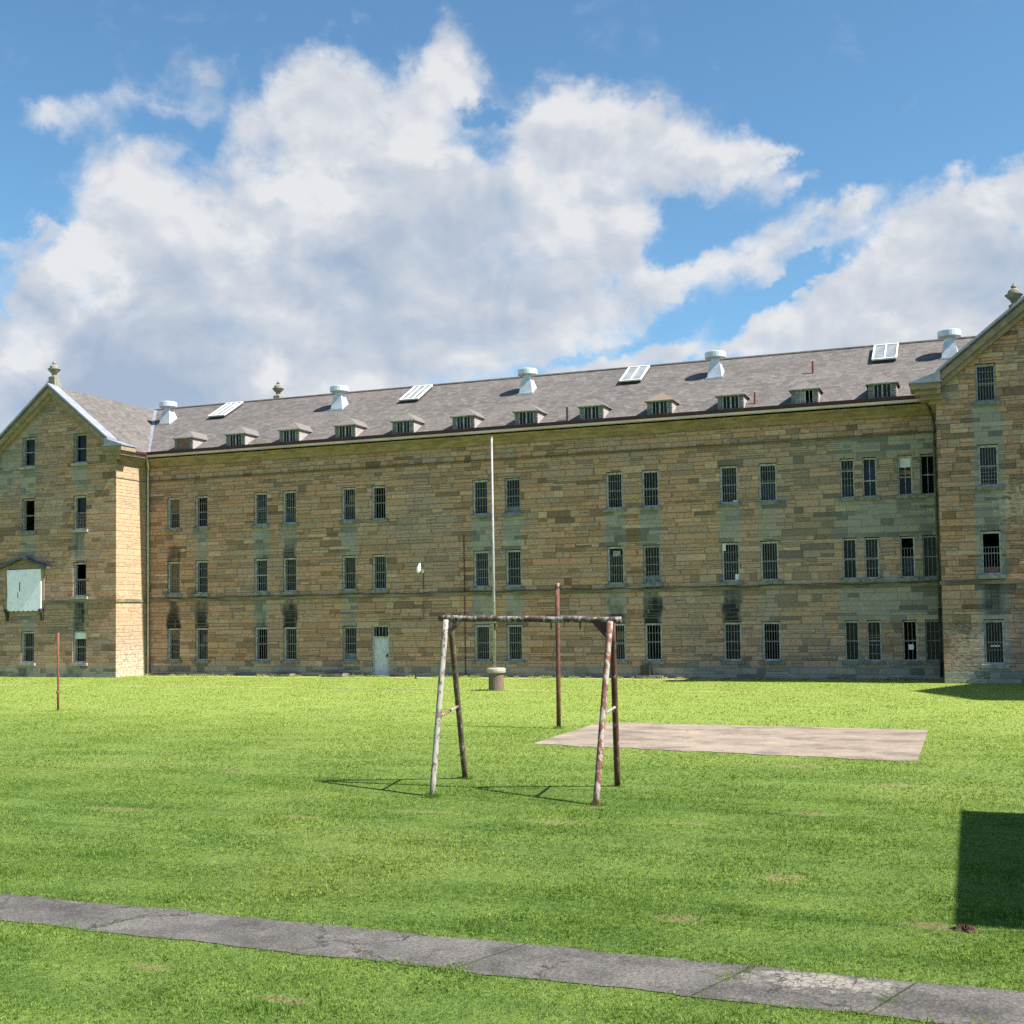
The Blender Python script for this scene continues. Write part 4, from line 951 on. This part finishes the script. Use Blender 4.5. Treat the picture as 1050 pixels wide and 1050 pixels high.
BRIGHT = [(-41.25, 15.76, 2.49, 1.49, 25, 1.3), (-40.0, 16.4, 1.68, 1.25, 0, 0.6), (-43.88, 12.35, 1.35, 1.5, 0, 1.3), (-32.55, 19.61, 3.17, 1.0, 0, 0.6), (-31.19, 18.62, 3.66, 0.76, 0, 0.4), (-25.11, 22.76, 4.24, 0.98, 0, 0.4), (-17.53, 23.09, 2.36, 1.63, 0, 0.6), (-15.24, 20.09, 3.28, 1.69, 0, 0.6), (-11.51, 20.72, 2.76, 1.08, 10, 0.7), (-31.69, 11.77, 1.18, 0.98, 0, 1.2), (-19.53, 17.23, 2.83, 0.87, 0, 0.5), (-22.71, 25.4, 1.9, 1.43, 0, 0.5), (-24.66, 21.53, 2.83, 0.83, 0, 0.6), (-9.8, 15.93, 3.17, 0.86, 18, 0.6), (-3.6, 15.86, 3.0, 1.51, 15, 0.5), (0.69, 18.46, 2.86, 0.88, 15, 0.5), (-31.65, 17.54, 2.73, 0.68, 0, 0.5), (-29.35, 19.33, 2.31, 0.68, 0, 0.5), (-19.01, 20.22, 1.89, 1.27, 0, 0.4)]
W_ = bpy.data.worlds.new('World'); SC.world = W_; W_.use_nodes = True
g = G(W_.node_tree); bg = g.n['Background']
SKY_S = .085
sky = g.new('ShaderNodeTexSky', sky_type='NISHITA'); sky.sun_disc = False; sky.sun_elevation = R(EL); sky.sun_rotation = R(90+BETA); sky.air_density = 1.0; sky.dust_density = .4; sky.ozone_density = 2.2; sky.altitude = 200
D = g.new('ShaderNodeTexCoord').outputs['Generated']
D = g.v('NORMALIZE', D); dx, dy, dz = g.sep(D)
az = g.m('MULTIPLY', g.m('ARCTAN2', dx, dy), 57.29578); el = g.m('MULTIPLY', g.m('ARCSINE', dz), 57.29578)
w1 = g.noise(D, 9.0, 3, .5, col=True); w2 = g.noise(D, 24.0, 8, .62, col=True)
warp = g.v('ADD', g.v('SCALE', g.v('SUBTRACT', w1, (.5,.5,.5)), 4.5), g.v('SCALE', g.v('SUBTRACT', w2, (.5,.5,.5)), 3.6))
UV = g.v('ADD', g.comb(az, el, 0.0), g.v('MULTIPLY', warp, (1, 1, 0)))
def blobs(L, soft=True):
    acc = None
    for (ca, ce, ra, re, an, w) in L:
        mp = g.new('ShaderNodeMapping', vector_type='TEXTURE'); g.put(mp.inputs['Vector'], UV)
        mp.inputs['Location'].default_value = (ca, ce, 0); mp.inputs['Rotation'].default_value = (0, 0, R(an)); mp.inputs['Scale'].default_value = (ra*1.25, re*1.25, 1)
        gr_ = g.new('ShaderNodeTexGradient', gradient_type='SPHERICAL'); g.l.new(mp.outputs[0], gr_.inputs[0])
        acc = g.m('MULTIPLY', gr_.outputs['Fac'], w) if acc is None else g.m('MULTIPLY_ADD', gr_.outputs['Fac'], w, acc)
    return acc
cov = g.m('MINIMUM', g.m('MULTIPLY', blobs(COVER), 1.45), 2.0)
hol = blobs(HOLES)
cov = g.m('SUBTRACT', cov, g.m('MULTIPLY', hol, 1.25))
# broken cloud added out of view to raise ambient light on the facade
outside = g.m('MAXIMUM', g.step(g.m('ABSOLUTE', g.m('ADD', az, 21.5)), 27.0, 40.0), g.step(el, 33.0, 45.0))
bgc = g.m('MULTIPLY', g.step(g.noise(g.v('MULTIPLY', D, (1,1,1.7)), 2.1, 3, .5), .46, .60, -.4, 1.0), outside)
cov = g.m('ADD', cov, g.m('MULTIPLY', bgc, 1.0))
DS = g.v('MULTIPLY', D, (1, 1, 1.3))
n1 = g.noise(DS, 13.0, 12, .60, dist=.35)
up = Vector((.50, .0, .87)).normalized()
n2 = g.noise(g.v('ADD', DS, tuple(up*.016)), 13.0, 6, .58, dist=.35)
n3 = g.noise(DS, 5.5, 4, .5, dist=.3); n4 = g.noise(g.v('ADD', DS, tuple(up*.035)), 5.5, 4, .5, dist=.3)
dens = g.m('ADD', g.m('SUBTRACT', cov, .60), g.m('ADD', g.m('MULTIPLY', g.m('SUBTRACT', n1, .5), 3.3), g.m('MULTIPLY', g.m('SUBTRACT', n3, .5), .9)))
alpha = g.step(dens, -.32, 1.30)
thick = g.step(dens, .15, 1.3)
relief = g.m('ADD', g.m('MULTIPLY', g.m('SUBTRACT', n1, n2), .8), g.m('MULTIPLY', g.m('SUBTRACT', n3, n4), 2.1))
shade = g.m('MULTIPLY', blobs(SHADE), g.m('MULTIPLY_ADD', n3, 1.2, .25))
bright = blobs(BRIGHT)
gl = g.m('ADD', g.m('SUBTRACT', g.m('MULTIPLY', shade, .42), g.m('MULTIPLY', bright, .55)), g.m('MULTIPLY_ADD', thick, .16, g.m('MULTIPLY', relief, -1.5)))
gl = g.m('ADD', gl, g.m('MULTIPLY', g.m('SUBTRACT', g.noise(g.v('ADD', DS, (3,1,2)), 13.0, 5, .55), .5), .85))
gl = g.m('ADD', gl, g.m('MULTIPLY_ADD', g.m('SUBTRACT', g.noise(DS, 3.2, 5, .5), .5), 1.0, .15), clamp=True)
CW = 1.0/(SKY_S)
ccol = g.ramp(gl, [(0.0, (.91,.92,.945)), (.25, (.75,.785,.85)), (.6, (.585,.66,.775)), (1.0, (.44,.54,.70))])
ccol = g.mix(1.0, ccol, (CW*.375,)*3, 'MULTIPLY')
skyc = g.mix(1.0, sky.outputs[0], (.60, .82, .86), 'MULTIPLY')
out = g.mix(g.m('MULTIPLY', alpha, .97), skyc, ccol)
g.put(bg.inputs[0], out); bg.inputs[1].default_value = SKY_S
W_.cycles.sampling_method = 'MANUAL'; W_.cycles.sample_map_resolution = 512

# ------------------------------------------------------------------ camera and render
cd = bpy.data.cameras.new('camera'); co = bpy.data.objects.new('camera', cd); COL.objects.link(co)
m4 = Matrix.Identity(4)
for i in range(3):
    for j in range(3): m4[i][j] = CAMR[i][j]
    m4[i][3] = CP[i]
co.matrix_world = m4
cd.sensor_width = 36; cd.sensor_fit = 'HORIZONTAL'; cd.lens = FPX/1050*36; cd.shift_y = (CYP-525)/1050; cd.clip_end = 3000; cd.clip_start = .1
SC.camera = co
SC.view_settings.view_transform = 'Standard'; SC.view_settings.look = 'None'; SC.view_settings.gamma = 1.0; SC.view_settings.exposure = 1.25
SC.render.engine = 'CYCLES'; SC.cycles.use_denoising = False
try: SC.cycles.denoiser = 'OPENIMAGEDENOISE'; SC.cycles.denoising_prefilter = 'ACCURATE'
except Exception: pass
SC.cycles.max_bounces = 6; SC.cycles.diffuse_bounces = 3; SC.cycles.caustics_reflective = False; SC.cycles.caustics_refractive = False
